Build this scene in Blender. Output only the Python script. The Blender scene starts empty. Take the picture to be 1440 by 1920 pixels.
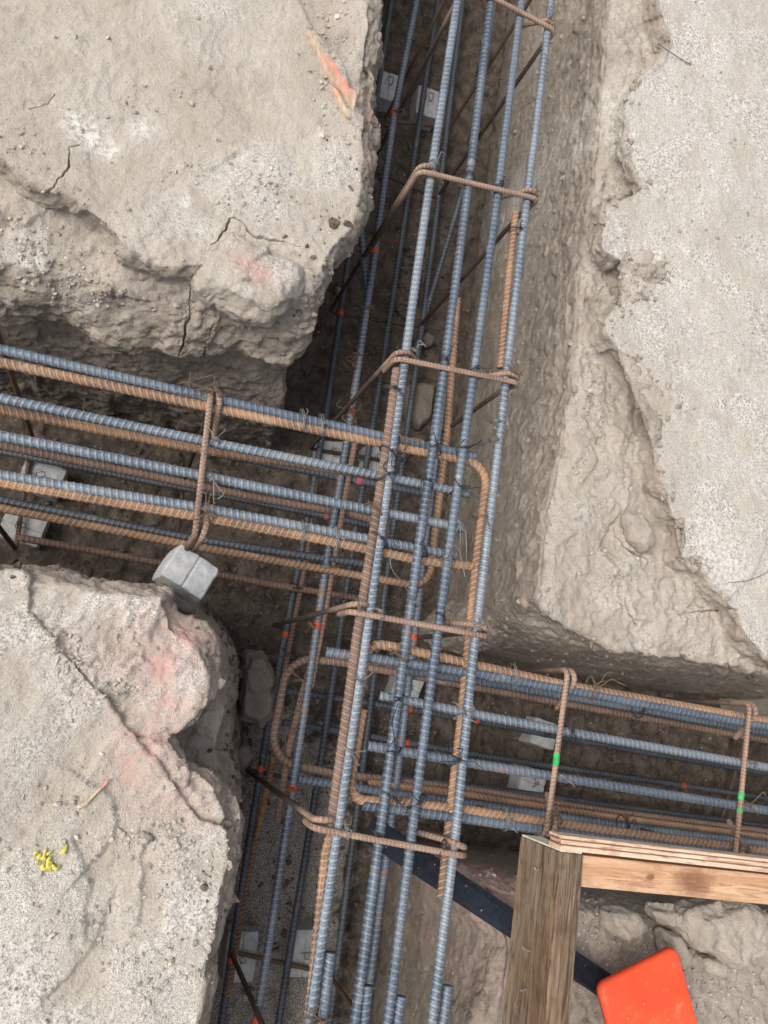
import bpy, bmesh, math, random
import numpy as np
from mathutils import Matrix, Vector, noise as mnoise
from mathutils.bvhtree import BVHTree
from mathutils.geometry import convex_hull_2d
random.seed(7); rng = np.random.default_rng(7)
S = bpy.context.scene
COL = S.collection
R = math.radians

# ------------------------------------------------------------------ camera
# world: X along the cross trench, Y along the main trench, Z up; ground level z = 0; eye 1.40 m above it
F, CX, CY, EYE = 1450.0, 720.0, 960.0, 1.40
def _axes():
    d = np.array([205 - CX, -(1255 - CY), -F]); d /= np.linalg.norm(d)
    z = -d
    v = np.array([1638 - CX, -(-5324 - CY), -F]); v = v - z * (v @ z); v /= np.linalg.norm(v)
    return np.array([np.cross(v, z), v, z])
CAMR = _axes()
def at(x, y, h):
    """world point seen at photo position (x, y) and lying h metres below the eye"""
    r = CAMR @ np.array([x - CX, -(y - CY), -F])
    p = r * (h / -r[2]); p[2] += EYE
    return p
cam = bpy.data.cameras.new('camera')
camo = bpy.data.objects.new('camera', cam); COL.objects.link(camo)
camo.matrix_world = Matrix.Translation((0, 0, EYE)) @ Matrix([list(r) for r in CAMR]).to_4x4()
cam.sensor_fit = 'HORIZONTAL'; cam.sensor_width = 36; cam.lens = 36 * F / 1440
cam.clip_start = 0.02; cam.clip_end = 200
S.camera = camo
S.render.resolution_x, S.render.resolution_y = 768, 1024

# ------------------------------------------------------------------ light: pale overcast day
SUN_EL, SUN_AZ = 55.0, 262.0     # azimuth of the sun, degrees clockwise from +Y
w = bpy.data.worlds.new('World'); S.world = w; w.use_nodes = True
nt = w.node_tree; nt.nodes.clear()
sky = nt.nodes.new('ShaderNodeTexSky'); sky.sky_type = 'NISHITA'; sky.sun_disc = False
sky.sun_elevation = R(SUN_EL); sky.sun_rotation = R(SUN_AZ); sky.dust_density = 4; sky.air_density = 1.0
hsv = nt.nodes.new('ShaderNodeHueSaturation'); hsv.inputs['Saturation'].default_value = 0.42
bg = nt.nodes.new('ShaderNodeBackground'); bg.inputs['Strength'].default_value = 0.14
wo = nt.nodes.new('ShaderNodeOutputWorld')
nt.links.new(sky.outputs[0], hsv.inputs['Color']); nt.links.new(hsv.outputs[0], bg.inputs[0]); nt.links.new(bg.outputs[0], wo.inputs[0])
sl = bpy.data.lights.new('sun', 'SUN'); sl.energy = 1.25; sl.angle = R(35); sl.color = (1, 0.955, 0.89)
so = bpy.data.objects.new('sun', sl); COL.objects.link(so)
sd = Vector((math.sin(R(SUN_AZ)) * math.cos(R(SUN_EL)), math.cos(R(SUN_AZ)) * math.cos(R(SUN_EL)), math.sin(R(SUN_EL))))
so.rotation_euler = sd.to_track_quat('Z', 'Y').to_euler()
S.view_settings.view_transform = 'Standard'; S.view_settings.look = 'None'
S.view_settings.exposure = 0.46; S.view_settings.gamma = 1
S.cycles.max_bounces = 6; S.cycles.diffuse_bounces = 3

# ------------------------------------------------------------------ helpers
def tag(o, label=None, cat=None, group=None, kind=None):
    if label: o['label'] = label
    if cat: o['category'] = cat
    if group: o['group'] = group
    if kind: o['kind'] = kind
    return o
def mesh_obj(name, verts, faces, mat, parent=None, smooth=True):
    me = bpy.data.meshes.new(name)
    me.from_pydata([tuple(v) for v in verts], [], [tuple(f) for f in faces]); me.update()
    if smooth: me.shade_smooth()
    o = bpy.data.objects.new(name, me); COL.objects.link(o)
    if mat: me.materials.append(mat)
    if parent: o.parent = parent
    return o
def fast_mesh(name, co, quads, mat, parent=None):
    me = bpy.data.meshes.new(name)
    n = len(quads)
    me.vertices.add(len(co)); me.vertices.foreach_set('co', np.asarray(co, np.float32).ravel())
    k = quads.shape[1]
    me.loops.add(n * k); me.loops.foreach_set('vertex_index', np.asarray(quads, np.int32).ravel())
    me.polygons.add(n); me.polygons.foreach_set('loop_start', np.arange(0, n * k, k, dtype=np.int32))
    me.polygons.foreach_set('loop_total', np.full(n, k, np.int32)) if False else None
    me.update(calc_edges=True); me.validate(); me.shade_smooth()
    o = bpy.data.objects.new(name, me); COL.objects.link(o)
    if mat: me.materials.append(mat)
    if parent: o.parent = parent
    return o
def bm_obj(name, bm, mat, parent=None, smooth=False):
    me = bpy.data.meshes.new(name); bm.to_mesh(me); bm.free()
    if smooth: me.shade_smooth()
    o = bpy.data.objects.new(name, me); COL.objects.link(o)
    if mat: me.materials.append(mat)
    if parent: o.parent = parent
    return o
def empty(name, loc):
    o = bpy.data.objects.new(name, None); COL.objects.link(o); o.location = loc; o.empty_display_size = .02
    return o
def adopt(child, root):
    """keep the child where it is while the root becomes its parent"""
    child.parent = root; child.matrix_parent_inverse = Matrix.Translation(root.location).inverted()
    return child

# value noise on numpy arrays
def _h(ix, iy, iz, seed):
    n = (ix * 374761393 + iy * 668265263 + iz * 2147483647 + seed * 1274126177) & 0xFFFFFFFF
    n = ((n ^ (n >> 13)) * 1274126177) & 0xFFFFFFFF
    n = n ^ (n >> 16)
    return (n & 0xFFFF) / 32767.5 - 1
def vnoise(p, seed=0):
    i = np.floor(p).astype(np.int64); f = p - i; u = f * f * f * (f * (f * 6 - 15) + 10)
    out = 0
    for dx in (0, 1):
        for dy in (0, 1):
            for dz in (0, 1):
                wgt = (u[:, 0] if dx else 1 - u[:, 0]) * (u[:, 1] if dy else 1 - u[:, 1]) * (u[:, 2] if dz else 1 - u[:, 2])
                out = out + wgt * _h(i[:, 0] + dx, i[:, 1] + dy, i[:, 2] + dz, seed)
    return out
_rot = np.array([[.36, .48, -.8], [-.8, .6, 0], [.48, .64, .6]])
def fbm(p, octv=4, seed=0, gain=.5, ridged=False):
    a, s, out = 1.0, 0.0, 0
    for k in range(octv):
        v = vnoise(p, seed + k * 17)
        if ridged: v = 1 - 2 * np.abs(v)
        out = out + a * v; s += a; a *= gain; p = (p @ _rot.T) * 2.03
    return out / s
def facets(p, seed=0, tilt=1.6):
    """angular break-up: every cell has its own offset and its own slope"""
    i = np.floor(p).astype(np.int64); best = np.full(len(p), 9.); out = np.zeros(len(p))
    for dx in (-1, 0, 1):
        for dy in (-1, 0, 1):
            for dz in (-1, 0, 1):
                a, b, c = i[:, 0] + dx, i[:, 1] + dy, i[:, 2] + dz
                r = np.stack([_h(a, b, c, seed + k) for k in range(3)], 1) * .45
                v = p - (np.stack([a, b, c], 1) + .5 + r); d2 = (v * v).sum(1); m = d2 < best
                if not m.any(): continue
                best[m] = d2[m]; g = np.stack([_h(a[m], b[m], c[m], seed + 11 + k) for k in range(3)], 1)
                out[m] = _h(a[m], b[m], c[m], seed + 7) * .6 + tilt * (v[m] * g).sum(1) * .6
    return np.clip(out, -1.3, 1.3)
def sstep(a, b, x):
    t = np.clip((x - a) / (b - a), 0, 1); return t * t * (3 - 2 * t)
def resample(pts, n):
    pts = np.asarray(pts, float); d = np.r_[0, np.cumsum(np.linalg.norm(np.diff(pts, axis=0), axis=1))]
    t = np.linspace(0, d[-1], n)
    return np.stack([np.interp(t, d, pts[:, k]) for k in range(pts.shape[1])], 1)

# ------------------------------------------------------------------ materials
class NT:
    def __init__(s, name):
        s.m = bpy.data.materials.new(name); s.m.use_nodes = True; s.t = s.m.node_tree; s.t.nodes.clear()
        s.out = s.t.nodes.new('ShaderNodeOutputMaterial'); s.p = s.t.nodes.new('ShaderNodeBsdfPrincipled')
        s.t.links.new(s.p.outputs[0], s.out.inputs[0]); s.tc = s.t.nodes.new('ShaderNodeTexCoord')
    def put(s, sock, v):
        if v is None: return
        if isinstance(v, bpy.types.NodeSocket): s.t.links.new(v, sock)
        elif isinstance(v, (tuple, list)) and len(v) == 3 and sock.type == 'RGBA': sock.default_value = (*v, 1)
        else: sock.default_value = v
    def noise(s, scale, detail=3, rough=.55, vec=None, dist=0.0):
        n = s.t.nodes.new('ShaderNodeTexNoise'); s.put(n.inputs['Vector'], vec or s.tc.outputs['Object'])
        n.inputs['Scale'].default_value = scale; n.inputs['Detail'].default_value = detail; n.inputs['Roughness'].default_value = rough
        n.inputs['Distortion'].default_value = dist
        return n.outputs['Fac']
    def voro(s, scale, out='Distance', feature='F1', vec=None):
        n = s.t.nodes.new('ShaderNodeTexVoronoi'); n.feature = feature; s.put(n.inputs['Vector'], vec or s.tc.outputs['Object'])
        n.inputs['Scale'].default_value = scale
        return n.outputs[out]
    def scalev(s, v, vec=None):
        n = s.t.nodes.new('ShaderNodeMapping'); s.put(n.inputs['Vector'], vec or s.tc.outputs['Object']); n.inputs['Scale'].default_value = v
        return n.outputs[0]
    def ramp(s, fac, a, b, lo=0., hi=1.):
        n = s.t.nodes.new('ShaderNodeMapRange'); n.interpolation_type = 'SMOOTHSTEP'; s.put(n.inputs[0], fac)
        n.inputs[1].default_value = a; n.inputs[2].default_value = b; n.inputs[3].default_value = lo; n.inputs[4].default_value = hi
        return n.outputs[0]
    def mix(s, fac, a, b, mode='MIX'):
        n = s.t.nodes.new('ShaderNodeMix'); n.data_type = 'RGBA'; n.blend_type = mode
        s.put(n.inputs[0], fac); s.put(n.inputs[6], a); s.put(n.inputs[7], b)
        return n.outputs[2]
    def math(s, op, a, b=None, clamp=False):
        n = s.t.nodes.new('ShaderNodeMath'); n.operation = op; n.use_clamp = clamp; s.put(n.inputs[0], a); s.put(n.inputs[1], b)
        return n.outputs[0]
    def attr(s, name):
        n = s.t.nodes.new('ShaderNodeAttribute'); n.attribute_name = name; return n.outputs['Fac']
    def rand(s):
        return s.t.nodes.new('ShaderNodeObjectInfo').outputs['Random']
    def bump(s, h, strength=.5, dist=.002, prev=None):
        n = s.t.nodes.new('ShaderNodeBump'); n.inputs['Strength'].default_value = strength; n.inputs['Distance'].default_value = dist
        s.put(n.inputs['Height'], h); s.put(n.inputs['Normal'], prev)
        return n.outputs[0]
    def done(s, color, rough=.9, normal=None, metal=0., spec=.3):
        s.put(s.p.inputs['Base Color'], color); s.put(s.p.inputs['Roughness'], rough); s.put(s.p.inputs['Metallic'], metal)
        s.put(s.p.inputs['Specular IOR Level'], spec); s.put(s.p.inputs['Normal'], normal)
        return s.m

def soil_mat(name):
    m = NT(name)
    grit, pink, wall, damp, white = (m.attr(a) for a in ('grit', 'pink', 'wall', 'damp', 'white'))
    big = m.noise(5, 4); mid = m.noise(26, 4, .6); fine = m.noise(130, 4, .65); grain = m.noise(430, 2, .6); cell = m.voro(300, 'Color')
    dirt = m.mix(m.ramp(mid, .3, .7), (.31, .262, .214), (.43, .372, .31))
    sand = m.mix(m.ramp(big, .35, .65), (.43, .367, .295), (.54, .477, .40))
    sand = m.mix(m.ramp(fine, .35, .7, 0, .6), sand, (.50, .45, .385))
    col = m.mix(wall, sand, dirt)
    # scraped clay faces: grey smeared streaks
    st = m.noise(14, 4, .6, m.scalev((1, .25, .9)))
    col = m.mix(m.math('MULTIPLY', wall, m.ramp(st, .45, .75, 0, .35)), col, (.40, .368, .325))
    # pale coarse grit showing as salt and pepper, in patches of changing coarseness
    patch = m.noise(11, 4, .6)
    gv = m.math('MULTIPLY', grit, m.ramp(patch, .30, .62, .45, 1.15))
    gm = m.ramp(gv, .18, .85)
    pd = m.noise(205, 3, .7); pc = m.noise(120, 3, .6)
    peb = m.mix(m.ramp(pc, .35, .65), (.57, .525, .46), (.775, .745, .69))
    peb = m.mix(m.ramp(pd, .50, .40), peb, (.32, .285, .24))
    pep = m.mix(m.ramp(grain, .40, .60), (.42, .378, .318), (.735, .695, .63))
    pep = m.mix(m.ramp(m.noise(7, 3, .6), .42, .60), pep, peb)
    col = m.mix(gm, col, pep)
    pit = m.math('MULTIPLY', m.ramp(m.voro(95, 'Distance'), .30, .12), m.ramp(m.voro(95, 'Color'), .30, .22))
    col = m.mix(m.math('MULTIPLY', pit, .3), col, (.20, .175, .145))
    col = m.mix(m.ramp(grain, .64, .74, 0, .45), col, (.66, .63, .55))
    col = m.mix(m.ramp(grain, .38, .28, 0, .45), col, (.19, .165, .14))
    col = m.mix(m.ramp(m.noise(2.2, 4, .65), .40, .62, 0, .35), col, (.40, .345, .28))
    ye = m.ramp(m.noise(9, 3), .58, .72, 0, .35)
    col = m.mix(ye, col, (.54, .46, .34))
    pk = m.math('MULTIPLY', pink, m.ramp(m.noise(40, 4, .7), .3, .62))
    col = m.mix(m.math('MULTIPLY', pk, .75), col, (.66, .34, .30))
    col = m.mix(m.math('MULTIPLY', white, m.ramp(m.noise(90, 4, .75), .42, .6)), col, (.82, .81, .76))
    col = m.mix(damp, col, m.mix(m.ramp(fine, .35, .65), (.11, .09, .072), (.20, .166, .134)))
    b = m.bump(mid, .30, .008); b = m.bump(m.math('MULTIPLY', wall, m.ramp(m.noise(34, 5, .7), .52, .70)), -.45, .010, b); b = m.bump(fine, .75, .006, b); b = m.bump(grain, .7, .0026, b); b = m.bump(m.math('MULTIPLY', pd, gm), .6, .004, b)
    return m.done(col, .95, b, spec=.15)
def floor_mat():
    m = NT('damp_soil')
    pale = m.attr('pale')
    mid = m.noise(22, 4, .6); fine = m.noise(120, 4, .65); grain = m.noise(380, 2, .6)
    dark = m.mix(m.ramp(mid, .3, .7), (.070, .056, .044), (.158, .128, .101))
    dark = m.mix(m.ramp(fine, .5, .75, 0, .6), dark, (.23, .19, .152))
    dark = m.mix(m.ramp(fine, .42, .28, 0, .7), dark, (.05, .04, .032))
    pep = m.mix(m.ramp(grain, .42, .58), (.13, .118, .10), (.46, .435, .39))
    pm = m.ramp(m.math('ADD', pale, m.ramp(mid, .3, .7, -.3, .3)), .35, .75)
    col = m.mix(pm, dark, pep)
    col = m.mix(m.ramp(grain, .70, .76, 0, .7), col, (.55, .53, .49))
    b = m.bump(mid, .5, .012); b = m.bump(fine, .7, .006, b); b = m.bump(grain, .5, .002, b)
    return m.done(col, .92, b, spec=.2)
def steel_mat(name, a, b, rustamt, rust=(.27, .15, .085), rough=.56, metal=.3, dust=.25):
    m = NT(name)
    off = m.t.nodes.new('ShaderNodeVectorMath'); off.operation = 'ADD'
    m.put(off.inputs[0], m.tc.outputs['Object']); rv = m.math('MULTIPLY', m.rand(), 37.0); m.put(off.inputs[1], rv)
    v = off.outputs[0]
    n1 = m.noise(7, 3, .6, v); n2 = m.noise(60, 4, .65, v); n3 = m.noise(240, 3, .6, v)
    rib = m.attr('rib')
    col = m.mix(m.ramp(n1, .35, .65), a, b)
    col = m.mix(m.ramp(n3, .35, .7, 0, .35), col, tuple(min(1, 1.7 * c) for c in b))
    # worn rib crests paler, valleys dirty
    col = m.mix(m.ramp(rib, .25, .9, 0, .38), col, tuple(min(1, 1.6 * c + .02) for c in b))
    col = m.mix(m.math('MULTIPLY', m.ramp(rib, .0, .12), m.ramp(rib, .55, .25, 0, .5)), col, tuple(.32 * c for c in a))
    col = m.mix(m.ramp(m.noise(420, 2, .6, v), .58, .70, 0, .5), col, tuple(.4 * c for c in a))
    t = m.math('ADD', m.math('MULTIPLY', n2, .65), m.math('MULTIPLY', n1, .35))
    rs = m.ramp(t, .66 - rustamt * .4, .78 - rustamt * .4)
    col = m.mix(m.math('MULTIPLY', rs, .85), col, rust)
    col = m.mix(m.ramp(m.noise(25, 4, .7, v), .60, .74, 0, dust), col, (.46, .42, .36))
    bb = m.bump(n2, .25, .0012); bb = m.bump(n3, .3, .0006, bb)
    return m.done(col, m.ramp(rs, 0, 1, rough, .85), bb, m.ramp(rs, 0, 1, metal, .0), .4)
def rust_mat(name, a, b, hot, hotamt=.3, dust=.2, shadedlegs=False):
    m = NT(name)
    off = m.t.nodes.new('ShaderNodeVectorMath'); off.operation = 'ADD'
    m.put(off.inputs[0], m.tc.outputs['Object']); rv = m.math('MULTIPLY', m.rand(), 53.0); m.put(off.inputs[1], rv)
    v = off.outputs[0]
    n1 = m.noise(9, 3, .6, v); n2 = m.noise(70, 4, .65, v); n3 = m.noise(300, 3, .6, v); rib = m.attr('rib')
    col = m.mix(m.ramp(n1, .35, .65), a, b)
    col = m.mix(m.ramp(n3, .4, .7, 0, .45), col, tuple(1.35 * c for c in b))
    h = m.math('ADD', m.math('MULTIPLY', n2, .6), m.math('MULTIPLY', n1, .4))
    col = m.mix(m.ramp(h, .60 - hotamt * .2, .74 - hotamt * .2, 0, .85), col, hot)
    col = m.mix(m.ramp(rib, .3, .95, 0, .4), col, tuple(min(1, 1.45 * c) for c in hot))
    col = m.mix(m.math('MULTIPLY', m.ramp(rib, .0, .12), m.ramp(rib, .55, .25, 0, .5)), col, tuple(.35 * c for c in a))
    col = m.mix(m.ramp(m.noise(420, 2, .6, v), .58, .70, 0, .5), col, tuple(.45 * c for c in a))
    col = m.mix(m.ramp(m.noise(20, 4, .7, v), .60, .72, 0, dust), col, (.48, .40, .32))
    if shadedlegs:
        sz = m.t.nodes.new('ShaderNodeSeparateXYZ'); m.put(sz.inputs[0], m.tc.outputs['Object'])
        col = m.mix(m.ramp(m.math('ADD', sz.outputs['Z'], m.math('MULTIPLY', n1, .12)), .06, -.08, 0, .85), col, (.045, .036, .032))  # near-black scale on the legs, with trench shade painted in by height
    bb = m.bump(n2, .3, .0015); bb = m.bump(n3, .4, .0008, bb)
    return m.done(col, .88, bb, 0., .25)
def plain(name, col, rough=.6, metal=0., bumpy=.2, var=.25):
    m = NT(name); n = m.noise(90, 4, .6)
    c = m.mix(m.ramp(n, .3, .7), tuple(x * (1 - var) for x in col), tuple(min(1, x * (1 + var)) for x in col))
    return m.done(c, rough, m.bump(n, bumpy, .001), metal)
def concrete_mat():
    m = NT('cast_concrete'); n = m.noise(45, 4, .6); g = m.noise(330, 2, .6)
    c = m.mix(m.ramp(n, .3, .7), (.40, .41, .41), (.55, .555, .55))
    c = m.mix(m.ramp(g, .60, .7, 0, .5), c, (.66, .66, .64)); c = m.mix(m.ramp(g, .40, .30, 0, .6), c, (.17, .17, .165))
    return m.done(c, .92, m.bump(g, .5, .0015, m.bump(n, .4, .003)), spec=.2)
def wood_mat(name, a, b, dark, axis, knots=False, grey=None):
    m = NT(name)
    sc = [120, 120, 120]; sc[axis] = 9
    v = m.scalev(tuple(sc)); n = m.noise(1, 6, .72, v, 1.6)
    sc2 = [26, 26, 26]; sc2[axis] = 1.3
    n2 = m.noise(1, 3, .6, m.scalev(tuple(sc2)), 1.0)
    c = m.mix(m.ramp(n2, .38, .62), a, b); c = m.mix(m.ramp(n, .50, .62, 0, .8), c, dark); c = m.mix(m.ramp(n2, .58, .70, 0, .6), c, dark)
    c = m.mix(m.ramp(n, .44, .34, 0, .6), c, tuple(min(1, 1.35 * x) for x in b))
    if grey: c = m.mix(m.math('MULTIPLY', m.ramp(n, .56, .42), m.ramp(m.noise(6, 4, .6), .42, .62, .15, .8)), c, grey)
    if knots:
        k0 = at(1300, 1648, 1.166)
        for kx, kr in ((0., .030), (.31, .018), (-.085, .008)):
            dn = m.t.nodes.new('ShaderNodeVectorMath'); dn.operation = 'DISTANCE'; mp_ = m.scalev((.55, 1, 1)); m.put(dn.inputs[0], mp_); dn.inputs[1].default_value = ((k0[0] + kx) * .55, k0[1], k0[2])
            k = m.math('ADD', dn.outputs['Value'], m.math('MULTIPLY', m.noise(45, 4, .6), .02))
            c = m.mix(m.ramp(k, kr + .010, kr * .3 + .010, 0, .8), c, (.19, .08, .042))
    c = m.mix(m.ramp(m.noise(16, 5, .7), .52, .68, 0, .45), c, dark)
    f = m.noise(420, 2, .5)
    return m.done(c, .8, m.bump(f, .15, .0008, m.bump(n, .5, .0016)), spec=.25)

SOIL = soil_mat('dry_soil'); FLOOR = floor_mat()
BLUE = steel_mat('blue_steel', (.066, .086, .113), (.15, .18, .215), .20, dust=.55)
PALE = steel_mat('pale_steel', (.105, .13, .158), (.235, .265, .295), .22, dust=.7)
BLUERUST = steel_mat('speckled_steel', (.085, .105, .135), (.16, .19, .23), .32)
SHADED = steel_mat('shaded_steel', (.05, .058, .07), (.11, .122, .14), .14)  # darker blue steel for deep bars, trench shade put into the colour
RUST = rust_mat('orange_rust', (.165, .11, .085), (.36, .228, .155), (.46, .26, .11), .35, .4)
BROWN = rust_mat('brown_rust', (.125, .09, .078), (.225, .155, .127), (.30, .18, .10), .2, .4)
RED = rust_mat('red_rust', (.20, .105, .085), (.27, .14, .11), (.34, .18, .11), 0., .1)
YEL = rust_mat('yellow_rust', (.12, .08, .06), (.23, .145, .095), (.46, .25, .085), .55)
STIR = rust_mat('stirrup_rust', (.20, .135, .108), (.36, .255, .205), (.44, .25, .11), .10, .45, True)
STIRD = rust_mat('dark_stirrup_rust', (.10, .07, .055), (.16, .105, .08), (.26, .15, .07), .1, .1)
WIREB = plain('black_wire', (.055, .055, .06), .5, .5)
WIREG = plain('grey_wire', (.22, .21, .20), .45, .5)
WIRER = plain('rusty_wire', (.17, .11, .075), .8, .1)
CONC = concrete_mat()
ORANGE = plain('orange_paint', (.60, .085, .035), .6, 0, .2, .25)
GREEN = plain('green_paint', (.05, .46, .12), .7, 0, .3, .3)
PINKP = plain('pink_paint', (.50, .09, .13), .6, 0, .2, .2)
CLOD = SOIL

# ------------------------------------------------------------------ soil: solids lofted between outlines, remeshed, then roughened
FLOOR_H = 2.18
def path(pts, h, n, ext_first=None, ext_last=None):
    p = np.array([at(x, y, h) for x, y in pts])
    if ext_first is not None: p = np.vstack([[ext_first(p[0])], p])
    if ext_last is not None: p = np.vstack([p, [ext_last(p[-1])]])
    q = resample(p, n); q[:, 2] = EYE - h
    return q
def loft_bm(bm, levels):
    """levels: list of (N,3) closed outlines, top to bottom"""
    rows = [[bm.verts.new(tuple(v)) for v in L] for L in levels]
    n = len(rows[0])
    for a, b in zip(rows[:-1], rows[1:]):
        for i in range(n):
            j = (i + 1) % n
            bm.faces.new((a[i], a[j], b[j], b[i]))
    f0 = bm.faces.new(rows[0]); f1 = bm.faces.new(list(reversed(rows[-1])))
    bmesh.ops.triangulate(bm, faces=[f0, f1])
def block(bm, levels, corner, extA, extB, nA=110, nB=90, rag=.006, seed=0):
    out = []
    for A, B, h, dx, dy, *zz in levels:
        hA = h
        a = path(A, hA, nA, ext_first=extA) if extA else path(A, hA, nA)
        b = path(B, hA, nB, ext_last=extB)
        q = np.vstack([a, b]); q[:, 0] += dx; q[:, 1] += dy
        if zz: q[:, 2] = zz[0]
        s3 = np.stack([q[:, 0] * 18, q[:, 1] * 18, np.full(len(q), h * 9)], 1)
        q[:, 0] += rag * fbm(s3, 4, seed, .6) ; q[:, 1] += rag * fbm(s3 + 31.7, 4, seed + 3, .6)
        far = np.array([[corner[0], corner[1], q[0, 2]]])
        out.append(np.vstack([q, far]))
    loft_bm(bm, out)

XMIN, XMAX, YMIN, YMAX = -1.15, 1.95, -1.0, 2.55
bm = bmesh.new()
# --- upper left bank
UL_R = [(714, -30), (712, 60), (704, 120), (700, 180), (702, 215), (700, 270), (697, 330), (691, 392), (658, 455), (640, 478)]
def ulA(inset): return [(x - inset, y) for x, y in UL_R]
up = lambda p: (p[0], YMAX, p[2]); left = lambda p: (XMIN, p[1], p[2]); right = lambda p: (XMAX, p[1], p[2]); down = lambda p: (p[0], YMIN, p[2])
ULB = [
 (ulA(22) + [(612, 480), (592, 500)], [(570, 470), (520, 455), (450, 460), (400, 470), (385, 497), (300, 497), (245, 470), (190, 420), (150, 385), (120, 365), (60, 345), (30, 310), (0, 290), (-40, 285)], 1.400, 0, 0),
 (ulA(3) + [(618, 500), (600, 525)], [(575, 540), (520, 555), (450, 550), (385, 525), (370, 510), (300, 512), (240, 488), (185, 432), (145, 397), (112, 377), (60, 358), (25, 322), (0, 303), (-40, 298)], 1.425, 0, 0),
 (ulA(0) + [(612, 515), (598, 545)], [(578, 566), (520, 572), (450, 564), (385, 540), (340, 525), (300, 522), (240, 500), (185, 450), (145, 412), (112, 392), (60, 372), (25, 340), (0, 320), (-40, 310)], 1.455, 0, 0),
 (ulA(0) + [(608, 520), (590, 565)], [(578, 592), (520, 600), (460, 590), (400, 580), (330, 562), (250, 545), (200, 530), (160, 520), (120, 515), (80, 508), (50, 505), (20, 500), (0, 497), (-40, 490)], 1.475, 0, 0),
 (ulA(1) + [(603, 530), (582, 585)], [(570, 628), (530, 640), (470, 628), (420, 622), (340, 622), (270, 606), (210, 594), (160, 582), (120, 574), (90, 566), (60, 562), (30, 560), (0, 560), (-40, 556)], 1.525, 0, 0),
 (ulA(2) + [(600, 540), (578, 612)], [(562, 668), (530, 690), (490, 678), (435, 656), (400, 662), (340, 668), (290, 652), (230, 645), (190, 636), (130, 604), (60, 590), (30, 592), (0, 595), (-40, 592)], 1.575, 0, 0),
 (ulA(4) + [(600, 540), (575, 612)], [(556, 672), (530, 696), (490, 690), (435, 676), (400, 682), (340, 684), (290, 668), (230, 660), (190, 650), (130, 624), (60, 612), (30, 612), (0, 615), (-40, 612)], 1.61, -.005, .012),
]
block(bm, ULB, (XMIN, YMAX), up, left, seed=1, rag=.012)
ULW = [
 (ulA(8) + [(600, 540), (575, 605)], [(556, 655), (530, 668), (490, 660), (435, 650), (400, 650), (340, 655), (290, 645), (230, 635), (190, 622), (130, 600), (60, 585), (0, 582), (-40, 578)], 1.56, -.01, .05),
 ([(568, -30), (560, 200), (548, 400), (535, 600), (520, 740)], [(516, 778), (470, 775), (400, 765), (300, 742), (200, 722), (100, 700), (0, 680), (-40, 672)], 1.86, 0, .02),
 ([(540, -30), (535, 200), (525, 400), (515, 600), (508, 790)], [(504, 836), (470, 830), (400, 815), (300, 792), (200, 772), (100, 755), (0, 738), (-40, 730)], 2.14, 0, 0),
 ([(545, -30), (540, 200), (530, 400), (520, 600), (512, 800)], [(508, 846), (470, 840), (400, 825), (300, 802), (200, 782), (100, 765), (0, 748), (-40, 740)], 2.26, 0, 0),
]
block(bm, ULW, (XMIN, YMAX), up, left, seed=2, rag=.014)
# --- right bank: crust, broken shelf, battered wall
RUC = [(1236, -30), (1238, 19), (1264, 75), (1240, 124), (1195, 150), (1177, 187), (1171, 262), (1178, 292), (1207, 349), (1180, 368), (1140, 378), (1133, 431), (1126, 465), (1177, 489), (1212, 508), (1245, 488), (1249, 517), (1215, 562), (1162, 571), (1134, 600), (1141, 622), (1159, 652), (1192, 671), (1211, 705), (1245, 731), (1268, 750), (1252, 780), (1234, 810), (1229, 844), (1237, 892), (1252, 935), (1267, 975), (1286, 994), (1277, 1046), (1316, 1061), (1361, 1125)]
RUCB = [(1376, 1140), (1388, 1170), (1399, 1202), (1425, 1231), (1480, 1242)]
block(bm, [(RUC, RUCB, 1.388, 0, 0), (RUC, RUCB, 1.388, -.004, -.002, -.09)], (XMAX, YMAX), up, right, nA=240, nB=50, seed=3, rag=.017)
LIP = [(1140, -30), (1128, 150), (1115, 300), (1103, 430), (1085, 520), (1078, 640), (1066, 740), (1050, 844), (1026, 937), (1016, 1000), (1011, 1080), (1008, 1128)]
LIPB = [(1022, 1150), (1062, 1182), (1110, 1203), (1160, 1217), (1300, 1238), (1440, 1258), (1480, 1264)]
INN = [(1172, -30), (1150, 150), (1140, 300), (1120, 430), (1108, 520), (1096, 640), (1092, 740), (1082, 844), (1062, 937), (1050, 1000), (1045, 1087), (1052, 1110)]
INNB = [(1062, 1128), (1090, 1158), (1130, 1180), (1180, 1196), (1310, 1218), (1440, 1240), (1480, 1248)]
W1 = [(1098, -30), (1080, 150), (1062, 300), (1045, 430), (1034, 520), (1020, 640), (1004, 740), (985, 844), (968, 937), (955, 1000), (948, 1080), (946, 1142)]
W1B = [(962, 1170), (1000, 1190), (1060, 1212), (1120, 1226), (1260, 1250), (1420, 1275), (1480, 1285)]
FT = [(961, -30), (957, 0), (931, 200), (906, 400), (880, 600), (855, 800), (838, 935), (822, 1060), (816, 1120), (822, 1165)]
FTB = [(836, 1196), (902, 1228), (1000, 1252), (1132, 1278), (1340, 1308), (1440, 1322), (1480, 1328)]
block(bm, [(INN, INNB, 1.446, 0, 0), (LIP, LIPB, 1.456, 0, 0), ([(x - 20, y) for x, y in LIP], [(x - 10, y + 3) for x, y in LIPB], 1.51, 0, 0), (W1, W1B, 1.62, 0, 0), (FT, FTB, 2.15, 0, 0), (FT, FTB, 2.27, -.01, -.01)], (XMAX, YMAX), up, right, seed=4, rag=.011)
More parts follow.
